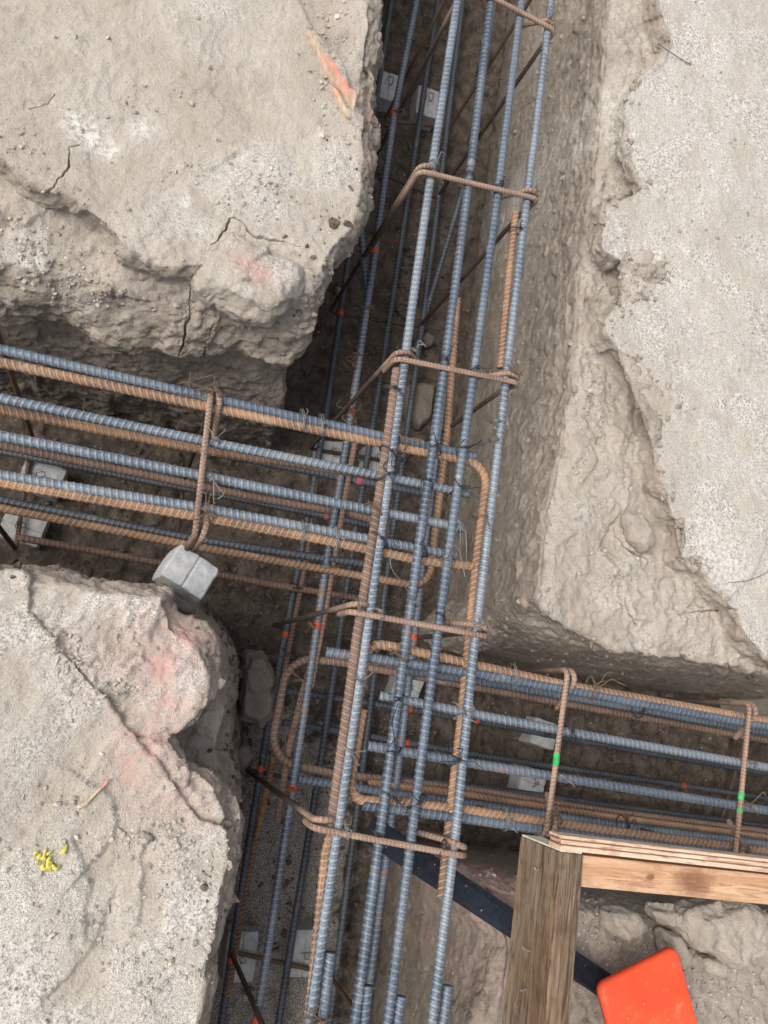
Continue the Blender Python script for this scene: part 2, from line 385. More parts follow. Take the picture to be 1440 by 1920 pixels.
# --- lower left bank
LLA = [(322, 1108), (327, 1130), (334, 1152), (380, 1165), (400, 1190), (418, 1240), (415, 1290), (375, 1330), (318, 1368), (343, 1420), (410, 1450), (440, 1490), (456, 1522), (447, 1600), (427, 1700), (412, 1770), (398, 1830), (378, 1920), (370, 1975)]
LLB = [(312, 1098), (250, 1094), (190, 1090), (100, 1072), (0, 1058), (-60, 1052)]
def shr(P, c, k): return [(c[0] + (x - c[0]) * k, c[1] + (y - c[1]) * k) for x, y in P]
cc = (150, 1560)
def block2(bm, levels, corner, extA_last, extB_last, nA=110, nB=70, rag=.006, seed=0):
    out = []
    for A, B, h, dx, dy in levels:
        a = path(A, h, nA, ext_last=extA_last)[::-1]
        b = path(B, h, nB, ext_last=extB_last)
        q = np.vstack([a, b]); q[:, 0] += dx; q[:, 1] += dy
        s3 = np.stack([q[:, 0] * 18, q[:, 1] * 18, np.full(len(q), h * 9)], 1)
        q[:, 0] += rag * fbm(s3, 4, seed, .6); q[:, 1] += rag * fbm(s3 + 31.7, 4, seed + 3, .6)
        out.append(np.vstack([q, [[corner[0], corner[1], EYE - h]]]))
    loft_bm(bm, out)
block2(bm, [(shr(LLA, cc, .90), shr(LLB, cc, .95), 1.410, 0, 0), (LLA, LLB, 1.445, 0, 0), (shr(LLA, cc, .985), shr(LLB, cc, .99), 1.54, 0, 0), (shr(LLA, cc, .90), shr(LLB, cc, .93), 1.70, 0, .02), (shr(LLA, cc, .72), [(x, y + 60) for x, y in shr(LLB, cc, .80)], 2.26, .02, 0)], (XMIN, YMIN), down, left, seed=5, rag=.006)
FLK = [(334, 1118), (372, 1138), (405, 1165), (438, 1230), (436, 1300), (430, 1380), (442, 1470), (446, 1500), (430, 1540), (400, 1640), (370, 1800), (350, 1940)]
block2(bm, [([(x - 22, y + 10) for x, y in FLK], [(310, 1125), (200, 1115), (0, 1090), (-60, 1082)], 1.62, 0, 0), (FLK, [(318, 1120), (200, 1110), (0, 1085), (-60, 1080)], 1.72, 0, 0), ([(x - 8, y) for x, y in FLK], [(318, 1122), (200, 1112), (0, 1090), (-60, 1085)], 2.27, .03, 0)], (XMIN, YMIN), down, left, seed=6, rag=.016)
LLC = [(52, 1078), (50, 1150), (48, 1250), (38, 1312), (80, 1387), (120, 1430), (158, 1483), (172, 1530), (205, 1585), (262, 1600), (300, 1560), (360, 1540), (425, 1545), (432, 1590), (412, 1680), (396, 1760), (378, 1840), (360, 1930), (355, 1975)]
block2(bm, [(LLC, [(40, 1068), (0, 1064), (-60, 1058)], 1.4015, 0, 0), (LLC, [(40, 1068), (0, 1064), (-60, 1058)], 1.47, .02, .004)], (XMIN, YMIN), down, left, seed=7, rag=.012)
# --- lower right bank
LRA = [(862, 1628), (882, 1690), (915, 1760), (908, 1830), (890, 1920), (882, 1975)]
LRB = [(900, 1640), (960, 1652), (1100, 1692), (1440, 1738), (1510, 1748)]
LRI = [(905, 1660), (925, 1700), (950, 1770), (945, 1830), (930, 1920), (925, 1975)]
LRIB = [(930, 1668), (975, 1682), (1100, 1716), (1440, 1760), (1510, 1770)]
LFT = [(738, 1584), (728, 1640), (716, 1760), (700, 1920), (694, 1975)]
LFTB = [(762, 1572), (960, 1594), (1200, 1624), (1510, 1662)]
block2(bm, [(LRI, LRIB, 1.52, 0, 0), (LRA, LRB, 1.57, 0, 0), (LFT, LFTB, 2.15, 0, 0), (LFT, LFTB, 2.27, 0, 0)], (XMAX, YMIN), down, right, seed=8, rag=.010)

def remesh(bm, voxel, smooth_it=3):
    bmesh.ops.recalc_face_normals(bm, faces=bm.faces)
    me = bpy.data.meshes.new('tmp'); bm.to_mesh(me); bm.free()
    o = bpy.data.objects.new('tmp', me); COL.objects.link(o)
    md = o.modifiers.new('r', 'REMESH'); md.mode = 'VOXEL'; md.voxel_size = voxel; md.adaptivity = 0
    if smooth_it:
        ms = o.modifiers.new('s', 'SMOOTH'); ms.factor = .5; ms.iterations = smooth_it
    dg = bpy.context.evaluated_depsgraph_get(); dg.update()
    ev = o.evaluated_get(dg).to_mesh()
    n = len(ev.vertices); co = np.empty(n * 3, np.float32); ev.vertices.foreach_get('co', co)
    nr = np.empty(n * 3, np.float32); ev.vertices.foreach_get('normal', nr)
    q = np.empty(len(ev.loops), np.int32); ev.loops.foreach_get('vertex_index', q)
    o.evaluated_get(dg).to_mesh_clear(); bpy.data.objects.remove(o); bpy.data.meshes.remove(me)
    return co.reshape(-1, 3).astype(float), nr.reshape(-1, 3).astype(float), q.reshape(-1, 4)
co, nr, quads = remesh(bm, .0040, 3)
keep = (co[quads][:, :, 2].max(1) > -.86)
quads = quads[keep]; used = np.unique(quads); mp = np.full(len(co), -1); mp[used] = np.arange(len(used)); quads = mp[quads]; co = co[used]; nr = nr[used]

def seg_dist(P, poly):
    """distance in plan from points to an open polyline (world XY), and the parameter along it"""
    best = np.full(len(P), 9.)
    poly = np.asarray(poly)[:, :2]
    for a, b in zip(poly[:-1], poly[1:]):
        sel = (P[:, 0] > min(a[0], b[0]) - .1) & (P[:, 0] < max(a[0], b[0]) + .1) & (P[:, 1] > min(a[1], b[1]) - .1) & (P[:, 1] < max(a[1], b[1]) + .1)
        if not sel.any(): continue
        q = P[sel, :2]; d = b - a; t = np.clip(((q - a) @ d) / (d @ d), 0, 1)
        best[sel] = np.minimum(best[sel], np.linalg.norm(q - a - t[:, None] * d, axis=1))
    return best
def blob(P, spots, h=1.42):
    """soft patches: (px, py, radius in photo px, amount)"""
    out = np.zeros(len(P))
    for x, y, r, a in spots:
        c = at(x, y, h); rr = np.linalg.norm(at(x + r, y, h) - c)
        out = np.maximum(out, a * np.exp(-((P[:, 0] - c[0]) ** 2 + (P[:, 1] - c[1]) ** 2) / (rr * rr)))
    return out
up_ = np.clip(nr[:, 2], 0, 1)
topm = sstep(.72, .97, up_)
P = co.copy()
# broken faces: lumps, ridges, crumbs; crust tops stay fairly flat; machine-cut faces are smoother
cut = ((P[:, 0] > .62) & (P[:, 1] > .12) & (P[:, 2] < -.05)) | ((P[:, 0] > .45) & (P[:, 1] < .05) & (P[:, 2] < -.20))
cutm = np.where(cut, 1., 0.) * (1 - topm) * (1 - .75 * sstep(-.42, -.12, P[:, 2]))
rough = (1 - topm) * (1 - .80 * cutm) * np.where((P[:, 0] < .5) & (P[:, 1] > .4), 1.1, 1.)
n1 = fbm(P * 9, 3, 11); n2 = fbm(P * 24, 4, 23, ridged=True); n3 = fbm(P * 75, 3, 37); n0 = fbm(P * 4, 2, 5)
n4 = fbm(P * np.array([40., 4., 46.]), 3, 53)
terr = fbm(P * 6.5, 4, 131, .55) * 4.2; tf = np.floor(terr); terr = (tf + sstep(.42, .58, terr - tf)) / 4.2
wob = np.stack([fbm(P * 12, 2, 301), fbm(P * 12, 2, 302), fbm(P * 12, 2, 303)], 1) * .22
f1 = facets(P * 13 + wob, 401); f2 = facets(P * 34 + wob * 2, 431); f3 = facets(P * np.array([9., 17., 15.]) + wob, 461)
pits = sstep(.35, .75, fbm(P * 31, 4, 611, .6))
d = rough * (.011 * n1 + .005 * n2 + .0040 * n3 + (.0075 * f1 + .0035 * f2) * np.where((P[:, 0] < .40) & (P[:, 1] < .33), .7, 1.)) + cutm * (.004 * fbm(P * 11, 3, 613) + .0007 * f2 - .0028 * pits + .0018 * n3 + .0016 * fbm(P * 150, 2, 617)) + topm * (.006 * n0 + .0040 * fbm(P * 14, 3, 71) + .0016 * n3) + cutm * .0004 * n4 + topm * terr * np.where((P[:, 0] > .8) & (P[:, 2] > -.03), .004, .010)
# the loose, crumbly shelves
shelf = blob(P, [(300, 560, 130, 1), (80, 500, 150, 1), (500, 520, 90, .8), (1150, 780, 70, .9), (1130, 950, 90, .9), (1200, 1100, 100, 1), (1180, 520, 50, 1), (1190, 100, 50, .8), (120, 1180, 90, .7), (250, 1200, 130, .8), (330, 1450, 90, .8), (640, 100, 60, .6), (650, 330, 50, .6), (1250, 1850, 230, 1)])
shelf = np.maximum(shelf, sstep(-.026, -.040, P[:, 2]) * (P[:, 2] > -.2) * topm)
d = d + shelf * topm * (.008 * n1 + .0038 * n2 + .0045 * n3 + .0055 * f1 + .0030 * f2)
d = d + np.where((P[:, 0] < .36) & (P[:, 1] < .33) & (P[:, 2] < -.002), topm, 0) * (.008 * fbm((P @ np.array([[.8, .6, 0], [-.6, .8, 0], [0, 0, 1.]])) * np.array([16., 7., 10.]), 4, 151, .55, True) + .006 * f3 + .002 * f2)
d = d - shelf * topm * np.where(P[:, 0] > .8, .010, 0)
co = P + nr * d[:, None]
# cracks
CR = [[(430, 418), (450, 425), (470, 452), (505, 460), (560, 473)], [(395, 470), (410, 455), (432, 418)], [(105, 190), (90, 205), (60, 216)], [(150, 283), (132, 290), (125, 330), (110, 350), (90, 372)], [(360, 515), (362, 560), (355, 600), (335, 632)], [(410, 575), (395, 620), (372, 650)],
      [(1174, 985), (1172, 1000), (1200, 1030), (1225, 1042)], [(1213, 965), (1230, 980)], [(1190, 1120), (1195, 1150), (1215, 1170)], [(1285, 1055), (1320, 1068)], [(1237, 40), (1240, 80), (1262, 105)], [(1280, 1150), (1330, 1145), (1365, 1142)]]
polys = []
for c in CR:
    poly = resample(np.array([at(x, y, 1.42) for x, y in c]), 40)
    poly[:, 0] += .006 * fbm(poly * 55, 4, 91, .65); poly[:, 1] += .006 * fbm(poly * 55 + 9, 4, 92, .65); polys.append(poly)
dv_ = np.full(len(co), 9.)
for poly in polys: dv_ = np.minimum(dv_, seg_dist(co, poly))
hot = ((dv_ < .010) & (co[:, 2] > -.22) & (up_ > .2))[quads].any(1)
cq = co[quads[hot]]; nq = nr[quads[hot]]; K = 4; t_ = np.linspace(0, 1, K + 1); U, W = np.meshgrid(t_, t_, indexing='ij')
wts = np.stack([(1 - U) * (1 - W), U * (1 - W), U * W, (1 - U) * W], -1).reshape(-1, 4)
sub = np.einsum('ki,nij->nkj', wts, cq).reshape(-1, 3); subn = np.einsum('ki,nij->nkj', wts, nq).reshape(-1, 3)
_, first, inv = np.unique(np.round(sub * 1e5).astype(np.int64), axis=0, return_index=True, return_inverse=True); inv = inv.ravel()
gi = np.arange((K + 1) ** 2).reshape(K + 1, K + 1); lq = np.stack([gi[:-1, :-1].ravel(), gi[1:, :-1].ravel(), gi[1:, 1:].ravel(), gi[:-1, 1:].ravel()], 1)
newq = inv[(np.arange(hot.sum())[:, None, None] * (K + 1) ** 2 + lq[None]).reshape(-1, 4)] + len(co)
sp_ = sub[first]; sn_ = subn[first]; dd = np.full(len(sp_), 9.); wv = np.full(len(sp_), .0016)
for poly in polys: dd = np.minimum(dd, seg_dist(sp_, poly))
wv = np.maximum(.0013 + .0030 * fbm(sp_ * 22, 3, 93), .0002)
sp_[:, 2] -= (.016 + .012 * fbm(sp_ * 15, 2, 95)) * (1 - sstep(.35, 1.25, dd / np.maximum(wv, .0005)))
quads = np.vstack([quads[~hot], newq]); co = np.vstack([co, sp_]); nr = np.vstack([nr, sn_]); P = np.vstack([P, sub[first]])
up_ = np.clip(nr[:, 2], 0, 1); topm = sstep(.72, .97, up_)
shelf = np.r_[shelf, np.zeros(len(sp_))]; cutm = np.r_[cutm, np.zeros(len(sp_))]
# shallow steps on the crust (one side sits a little lower)
def step(px, dz, fade, h=1.40):
    poly = np.array([at(x, y, h) for x, y in px]); poly = resample(poly, 60)
    poly[:, :2] += .008 * np.stack([fbm(poly * 30, 3, 5), fbm(poly * 30 + 7, 3, 6)], 1)
    sel = np.where((co[:, 2] > -.09) & (up_ > .5))[0]
    q = co[sel, :2]; bd = np.full(len(sel), 9.); sg = np.zeros(len(sel))
    for a, b in zip(poly[:-1, :2], poly[1:, :2]):
        e = b - a; t = np.clip(((q - a) @ e) / (e @ e), 0, 1); v = q - a - t[:, None] * e; dist = np.hypot(v[:, 0], v[:, 1])
        s = np.sign(e[0] * v[:, 1] - e[1] * v[:, 0]); u = dist < bd; bd[u] = dist[u]; sg[u] = s[u]
    x = bd * sg
    co[sel, 2] -= dz * sstep(-.002, .005, x) * (1 - sstep(.02, fade, x))
step([(60, 1560), (110, 1500), (160, 1470), (190, 1400), (260, 1350)], .010, .12)
step([(185, 1480), (210, 1500), (225, 1545), (180, 1610)], .008, .10)
step([(150, 1610), (165, 1660), (160, 1700)], .006, .06)
step([(262, 1600), (270, 1680), (262, 1735), (215, 1720)], .007, .06)
step([(195, 1720), (185, 1760), (120, 1840)], .007, .07)
step([(420, 1490), (370, 1520), (330, 1510)], .006, .06)
step([(548, -20), (585, 50), (640, 115), (668, 190), (695, 235)], .020, .2)
step([(420, 300), (380, 330), (330, 300)], .004, .06)
step([(1435, 1010), (1400, 1090), (1360, 1120)], .004, .05)
step([(1440, 760), (1400, 720), (1330, 640)], .003, .08)
me_o = fast_mesh('ground', co, quads, SOIL)
tag(me_o, 'dry sandy ground banks broken open by the trenches', kind='structure')
def setattr_(o, name, v):
    a = o.data.attributes.new(name, 'FLOAT', 'POINT'); a.data.foreach_set('value', np.asarray(v, np.float32))
wn = fbm(co * 6, 3, 77)
grit = np.zeros(len(co))
crustR = sstep(1.0, 1.02, co[:, 0] - 0 * co[:, 1]) * (co[:, 0] > .9) * (co[:, 2] > -.035)
RUpoly = np.array([at(x, y, 1.388)[:2] for x, y in RUC + RUCB])
cand = np.where((co[:, 0] > .8) & (co[:, 1] > -.02) & (co[:, 2] > -.06))[0]; qx, qy = co[cand, 0], co[cand, 1]; ins = np.zeros(len(cand), bool)
ring = np.vstack([[RUpoly[0][0], YMAX + .1], RUpoly, [XMAX + .1, RUpoly[-1][1]], [XMAX + .1, YMAX + .1]])
for (x0, y0), (x1, y1) in zip(ring, np.roll(ring, -1, 0)):
    if y0 == y1: continue
    ins ^= ((y0 > qy) != (y1 > qy)) & (qx < (x1 - x0) * (qy - y0) / (y1 - y0) + x0)
inside = np.zeros(len(co)); inside[cand] = ins
grit = np.maximum(grit, np.where((co[:, 0] > .8) & (co[:, 1] > -.02) & (co[:, 2] > -.13), .42 * sstep(.5, .9, up_), 0))
grit = np.maximum(grit, inside * sstep(-.03, -.012, co[:, 2]) * topm * .88)
grit = np.maximum(grit, blob(co, [(1330, 1010, 60, 1), (1250, 230, 130, .95), (1300, 420, 120, .9), (1420, 100, 130, .9), (1145, 790, 40, .6), (1110, 950, 60, .55), (1160, 1080, 60, .5), (1290, 1080, 40, .5)]))
grit = np.maximum(grit, np.where((co[:, 0] < .25) & (co[:, 1] < .16), np.maximum(sstep(-.016, .004, co[:, 2]), .5) * topm * 1.0, 0))
grit = np.maximum(grit, np.where((co[:, 0] < .25) & (co[:, 1] < .30), 1, 0) * blob(co, [(110, 1280, 70, .95), (140, 1330, 80, .95), (60, 1400, 90, .9), (270, 1320, 45, .8), (20, 1100, 60, .6), (140, 1380, 60, .7)]))
grit = np.maximum(grit, np.where((co[:, 0] < .5) & (co[:, 1] > .42), 1, 0) * (blob(co, [(480, 360, 110, .55), (330, 440, 90, .5), (620, 330, 60, .5), (60, 460, 70, .45), (150, 520, 80, .4), (480, 540, 80, .4), (650, 240, 40, .5), (640, 130, 40, .4), (700, 20, 60, .3), (400, 20, 120, .35), (150, 100, 150, .2)]) + .22 * topm))
pink = blob(co, [(350, 1190, 30, 1), (300, 1255, 44, 1), (265, 1400, 50, .9), (310, 1330, 45, .7), (240, 1440, 40, .7), (330, 1480, 90, .35), (700, 200, 30, .4), (690, 300, 30, .35), (300, 1230, 130, .4), (630, 40, 40, .15)]) + blob(co, [(900, 1665, 60, 1), (930, 1840, 40, .45), (960, 1680, 60, .8)], 1.55)
white = blob(co, [(140, 240, 30, .8), (170, 265, 35, .9), (205, 290, 22, .8), (265, 250, 24, .8), (450, 300, 14, .6), (345, 385, 14, .7), (380, 440, 20, .5), (1350, 1060, 50, .7), (1320, 1010, 30, .5)])
cutw = cutm * sstep(-.74, -.60, co[:, 2])
wall = np.clip((1 - topm) * (1 - .68 * cutw) + .5 * sstep(-.035, -.08, co[:, 2]) + shelf * .35, 0, 1)
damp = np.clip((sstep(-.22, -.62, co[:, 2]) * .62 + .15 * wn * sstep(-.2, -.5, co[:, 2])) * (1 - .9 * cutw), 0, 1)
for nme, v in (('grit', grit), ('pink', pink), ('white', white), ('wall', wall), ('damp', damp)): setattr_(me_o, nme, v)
# coarse ground beyond the part in view, following the trenches
xl, xr, yb, yt = .215, .90, -.02, .62
def far_slab(x0, x1, y0, y1, zt):
    b = bmesh.new(); bmesh.ops.create_cube(b, size=1)
    for v in b.verts: v.co = Vector((x0 + (v.co.x + .5) * (x1 - x0), y0 + (v.co.y + .5) * (y1 - y0), -1.0 + (v.co.z + .5) * (1.0 + zt)))
    return b
for x0, x1, y0, y1, zt in ((-6, XMIN - .001, .60, 7, -.02), (XMIN, .36, YMAX + .001, 7, -.01), (XMAX + .001, 7, .06, 7, -.01), (.98, XMAX, YMAX + .001, 7, -.012), (-6, XMIN - .001, -6, .20, -.02), (XMIN, .16, -6, YMIN - .001, -.02), (XMAX + .001, 7, -6, -.28, -.15), (.72, XMAX, -6, YMIN - .001, -.15)):
    o = bm_obj('ground', far_slab(x0, x1, y0, y1, zt), SOIL); tag(o, 'dry sandy ground further from the trench crossing', kind='structure')
# --- trench floor
nx, ny = 470, 560
gx = np.linspace(XMIN - .05, XMAX + .05, nx); gy = np.linspace(YMIN - .05, YMAX + .05, ny)
X, Y = np.meshgrid(gx, gy, indexing='ij'); fl = np.stack([X.ravel(), Y.ravel(), np.zeros(nx * ny)], 1)
fl[:, 2] = EYE - FLOOR_H + .018 * fbm(fl * 5, 2, 3) + .016 * fbm(fl * 22, 4, 8, ridged=True) + .007 * fbm(fl * 62, 3, 9, ridged=True)
pale = sstep(.25, -.35, fl[:, 1] + .12 * fbm(fl * 5, 3, 44)) * sstep(.85, .6, fl[:, 0])
fl[:, 2] -= .6 * 0
idx = np.arange(nx * ny).reshape(nx, ny)
fq = np.stack([idx[:-1, :-1].ravel(), idx[1:, :-1].ravel(), idx[1:, 1:].ravel(), idx[:-1, 1:].ravel()], 1)
fo = fast_mesh('trench_floor', fl, fq, FLOOR); tag(fo, 'dark damp soil floor of the crossing trenches', kind='structure'); setattr_(fo, 'pale', pale)
zf = EYE - FLOOR_H - .01
o = mesh_obj('trench_floor', [(-7, -7, zf - .05), (8, -7, zf - .05), (8, 8, zf - .05), (-7, 8, zf - .05)], [(0, 1, 2, 3)], FLOOR); tag(o, 'dark damp soil floor further along the trenches', kind='structure')
dg = bpy.context.evaluated_depsgraph_get()
BG = BVHTree.FromObject(me_o, dg); BF = BVHTree.FromObject(fo, dg)
def ground_z(x, y, z0=1.0):
    hit = BG.ray_cast(Vector((x, y, z0)), Vector((0, 0, -1)))[0]
    hf = BF.ray_cast(Vector((x, y, z0)), Vector((0, 0, -1)))[0]
    zs = [p.z for p in (hit, hf) if p is not None]
    return max(zs) if zs else 0.
def see(x, y):
    """first soil surface on the sight line through a photo position"""
    o_ = Vector((0, 0, EYE)); d_ = Vector(CAMR @ np.array([x - CX, -(y - CY), -F])).normalized()
    a = BG.ray_cast(o_, d_); b = BF.ray_cast(o_, d_)
    c = [q for q in (a, b) if q[0] is not None]
    return min(c, key=lambda q: q[3])[0] if c else None

# ------------------------------------------------------------------ reinforcing bars
def fillet(pts, rad, seg=8):
    pts = [np.array(p, float) for p in pts]; out = [pts[0]]
    for i in range(1, len(pts) - 1):
        a, b, c = pts[i - 1], pts[i], pts[i + 1]
        u = a - b; v = c - b; lu, lv = np.linalg.norm(u), np.linalg.norm(v); u /= lu; v /= lv
        ang = math.acos(np.clip(u @ v, -1, 1))
        if ang > math.pi - .03: out.append(b); continue
        t = min(rad / math.tan(ang / 2), lu * .48, lv * .48); r = t * math.tan(ang / 2)
        bis = (u + v); bis /= np.linalg.norm(bis); cen = b + bis * (r / math.sin(ang / 2))
        p0 = b + u * t - cen; p1 = b + v * t - cen
        om = math.acos(np.clip((p0 @ p1) / (np.linalg.norm(p0) * np.linalg.norm(p1)), -1, 1))
        for k in range(seg + 1):
            s = k / seg; out.append(cen + (math.sin((1 - s) * om) * p0 + math.sin(s * om) * p1) / math.sin(om))
    out.append(pts[-1]); return np.array(out)
def spline(pts, n=10):
    pts = np.array(pts, float); P_ = np.vstack([2 * pts[0] - pts[1], pts, 2 * pts[-1] - pts[-2]]); out = []
    for i in range(1, len(P_) - 2):
        p0, p1, p2, p3 = P_[i - 1:i + 3]
        for t in np.linspace(0, 1, n, endpoint=False):
            out.append(.5 * ((2 * p1) + (-p0 + p2) * t + (2 * p0 - 5 * p1 + 4 * p2 - p3) * t * t + (-p0 + 3 * p1 - 3 * p2 + p3) * t ** 3))
    out.append(pts[-1]); return np.array(out)
def frames(p):
    t = np.gradient(p, axis=0); t /= np.linalg.norm(t, axis=1)[:, None] + 1e-12
    n = np.zeros_like(p); a = np.array([0, 0, 1.]) if abs(t[0, 2]) < .9 else np.array([1., 0, 0])
    v = a - t[0] * (a @ t[0]); n[0] = v / np.linalg.norm(v)
    for i in range(1, len(p)):
        v = n[i - 1] - t[i] * (n[i - 1] @ t[i]); n[i] = v / (np.linalg.norm(v) + 1e-12)
    return t, n, np.cross(t, n)
def tube_arrays(p, r, sides, closed_caps=True):
    t, n, b = frames(p); th = np.linspace(0, 2 * np.pi, sides, endpoint=False)
    r = np.broadcast_to(np.asarray(r, float).reshape(len(p), -1) if np.ndim(r) else np.full((len(p), 1), r), (len(p), sides))
    v = p[:, None] + r[:, :, None] * (np.cos(th)[None, :, None] * n[:, None] + np.sin(th)[None, :, None] * b[:, None])
    idx = np.arange(len(p) * sides).reshape(len(p), sides); nx_ = np.roll(idx, -1, 1)
    q = np.stack([idx[:-1], nx_[:-1], nx_[1:], idx[1:]], -1).reshape(-1, 4)
    return v.reshape(-1, 3), q, th
def rib_tube(name, p, r, mat, parent=None, spacing=None, step=.0017, sides=14, twist=0., bend=.0):
    L = np.r_[0, np.cumsum(np.linalg.norm(np.diff(p, axis=0), axis=1))]
    s = np.linspace(0, L[-1], max(6, int(L[-1] / step))); q = np.stack([np.interp(s, L, p[:, k]) for k in range(3)], 1)
    ph = random.choice((-1, 1)) * math.pi / 2 + random.uniform(-.75, .75)
    if bend:   # bars are never quite straight
        env = np.sin(np.pi * s / s[-1]); q[:, 0] += bend * env * np.sin(s * 3.1 + ph); q[:, 1] += bend * env * np.sin(s * 2.6 + ph * 2); q[:, 2] += bend * .6 * env * np.sin(s * 2.3 + ph)
    sp = spacing or r * 1.28
    th = np.linspace(0, 2 * np.pi, sides, endpoint=False); tt = th[None] + twist + ph
    side = np.sin(tt); lean = np.abs(((tt / np.pi) % 1) - .5) * 2
    sgn = np.where(np.sin(tt) > 0, 1., -1.)
    ln_ = random.choice((-1, 1)) * random.uniform(.14, .24) * (2.4 if mat.name in ('orange_rust', 'yellow_rust') else 1)
    wave = .5 + .5 * np.cos(2 * np.pi * (s[:, None] / sp + ln_ * sgn * np.cos(tt) + .25 * (sgn > 0)))
    rib = sstep(.45, .95, wave) * np.clip(np.abs(side) * 1.7, 0, 1) ** .6
    lon = np.exp(-(np.sin(tt) / .2) ** 2) * np.ones_like(wave)
    rel = np.maximum(rib, lon * .7)
    rr = r * (.95 + .092 * rel) * (1 + .012 * np.random.default_rng(len(s)).standard_normal(rel.shape))
    v, f, _ = tube_arrays(q, rr, sides)
    # sheared ends
    c0, c1 = len(v), len(v) + 1
    v = np.vstack([v, q[0] - (q[1] - q[0]) * .2, q[-1] + (q[-1] - q[-2]) * .2])
    k = np.arange(sides); cap0 = np.stack([np.full(sides, c0), (k + 1) % sides, k], 1); base = (len(q) - 1) * sides
    cap1 = np.stack([np.full(sides, c1), base + k, base + (k + 1) % sides], 1)
    me = bpy.data.meshes.new(name); nf = len(f)
    me.vertices.add(len(v)); me.vertices.foreach_set('co', v.astype(np.float32).ravel())
    loops = np.r_[f.ravel(), cap0.ravel(), cap1.ravel()]; me.loops.add(len(loops)); me.loops.foreach_set('vertex_index', loops.astype(np.int32))
    st = np.r_[np.arange(nf) * 4, nf * 4 + np.arange(2 * sides) * 3]; me.polygons.add(len(st)); me.polygons.foreach_set('loop_start', st.astype(np.int32))
    me.update(calc_edges=True); me.shade_smooth()
    a = me.attributes.new('rib', 'FLOAT', 'POINT'); a.data.foreach_set('value', np.r_[rel.ravel(), 0, 0].astype(np.float32))
    o = bpy.data.objects.new(name, me); COL.objects.link(o); me.materials.append(mat)
    if parent: o.parent = parent
    return o, q
def paint(q, r, x, y, mat, length=.016, parent=None):
    """a sprayed paint band round a bar at the place nearest to a photo position"""
    best, bi = 1e9, 0
    pc = (q - np.array([0, 0, EYE])) @ CAMR; px = CX + F * pc[:, 0] / -pc[:, 2]; py = CY - F * pc[:, 1] / -pc[:, 2]
    bi = int(np.argmin((px - x) ** 2 + (py - y) ** 2)); stp = np.linalg.norm(q[1] - q[0]); k = max(2, int(length / stp / 2))
    seg = q[max(0, bi - k):bi + k + 1]
    n_ = len(seg); tt_ = np.linspace(0, 1, n_)[:, None]; rg_ = np.random.default_rng(bi); edge_ = np.minimum(tt_, 1 - tt_) * n_ * stp; prof = r * np.where(edge_ > .0035 * rg_.random((1, 12)) ** 1.0 + .001 * rg_.random((n_, 12)), 1.085, .90) + .0003 * rg_.standard_normal((n_, 12))
    v, f, _ = tube_arrays(seg, prof, 12)
    o = mesh_obj('paint_mark', v, f, mat, parent); return o
RB = .0092     # long bar radius
BARG = 'long ribbed bars of the foundation cages'
def bar(label, pts, mat, r=RB, rad=.05, marks=(), h=None, bend=.0025, group=BARG, ext=(0, 0)):
    w_ = [at(*p) if len(p) == 3 else at(p[0], p[1], h) for p in pts]
    p = fillet(w_, rad)
    if ext[0]: d0 = p[0] - p[1]; p[0] = p[0] + d0 / np.linalg.norm(d0) * ext[0]
    if ext[1]: d1 = p[-1] - p[-2]; p[-1] = p[-1] + d1 / np.linalg.norm(d1) * ext[1]
    o, q = rib_tube('rebar', p, r, mat, bend=bend)
    tag(o, label, 'steel bar', group)
    for mk in marks: paint(q, r, mk[0], mk[1], mk[2] if len(mk) > 2 else ORANGE, mk[3] if len(mk) > 3 else .018, o)
    return o
HT, HM, HB = 1.38, 1.746, 2.084
E1 = .35
# main trench, upper layer
bar('pale blue ribbed bar, leftmost of the four on top of the main cage', [(858, 0), (750, 740), (640, 1500), (582, 1907)], PALE, h=HT, ext=(E1, E1))
bar('blue ribbed bar on top of the main cage, second from the left', [(921, 0), (820, 780), (722, 1500), (665, 1917)], BLUE, h=HT, ext=(E1, E1))
bar('blue ribbed bar on top of the main cage, third from the left', [(978, 0), (880, 760), (785, 1470), (727, 1917)], BLUE, h=HT, ext=(E1, E1))
bar('blue ribbed bar on top of the main cage, rightmost beside the scraped wall', [(1033, 0), (940, 800), (884, 1240), (853, 1560), (810, 1917)], PALE, h=HT, ext=(E1, E1))
bar('brown rusty lap bar lying against the left side of the leftmost top bar', [(744, 692), (727, 810), (668, 1190), (648, 1350), (622, 1540)], BROWN, h=HT + .003)
bar('rusty lap bar ending high by the wall, beside the rightmost top bar', [(967, 400), (952, 560), (945, 620), (938, 690)], RUST, h=HT + .012, r=.0082)
bar('short blue lap bar with cut end beside the leftmost top bar near the photo bottom', [(620, 1786), (604, 1917)], BLUE, h=HT + .001, ext=(0, E1), bend=0)
bar('short blue lap bar end between the second and third top bars near the photo bottom', [(690, 1848), (683, 1917)], BLUE, h=HT + .001, ext=(0, E1), bend=0)
bar('short blue lap bar end right of the third top bar at the photo bottom', [(752, 1868), (745, 1917)], BLUE, h=HT + .001, ext=(0, E1), bend=0)
bar('short blue lap bar end right of the rightmost top bar at the photo bottom', [(840, 1848), (831, 1917)], BLUE, h=HT + .001, ext=(0, E1), bend=0)
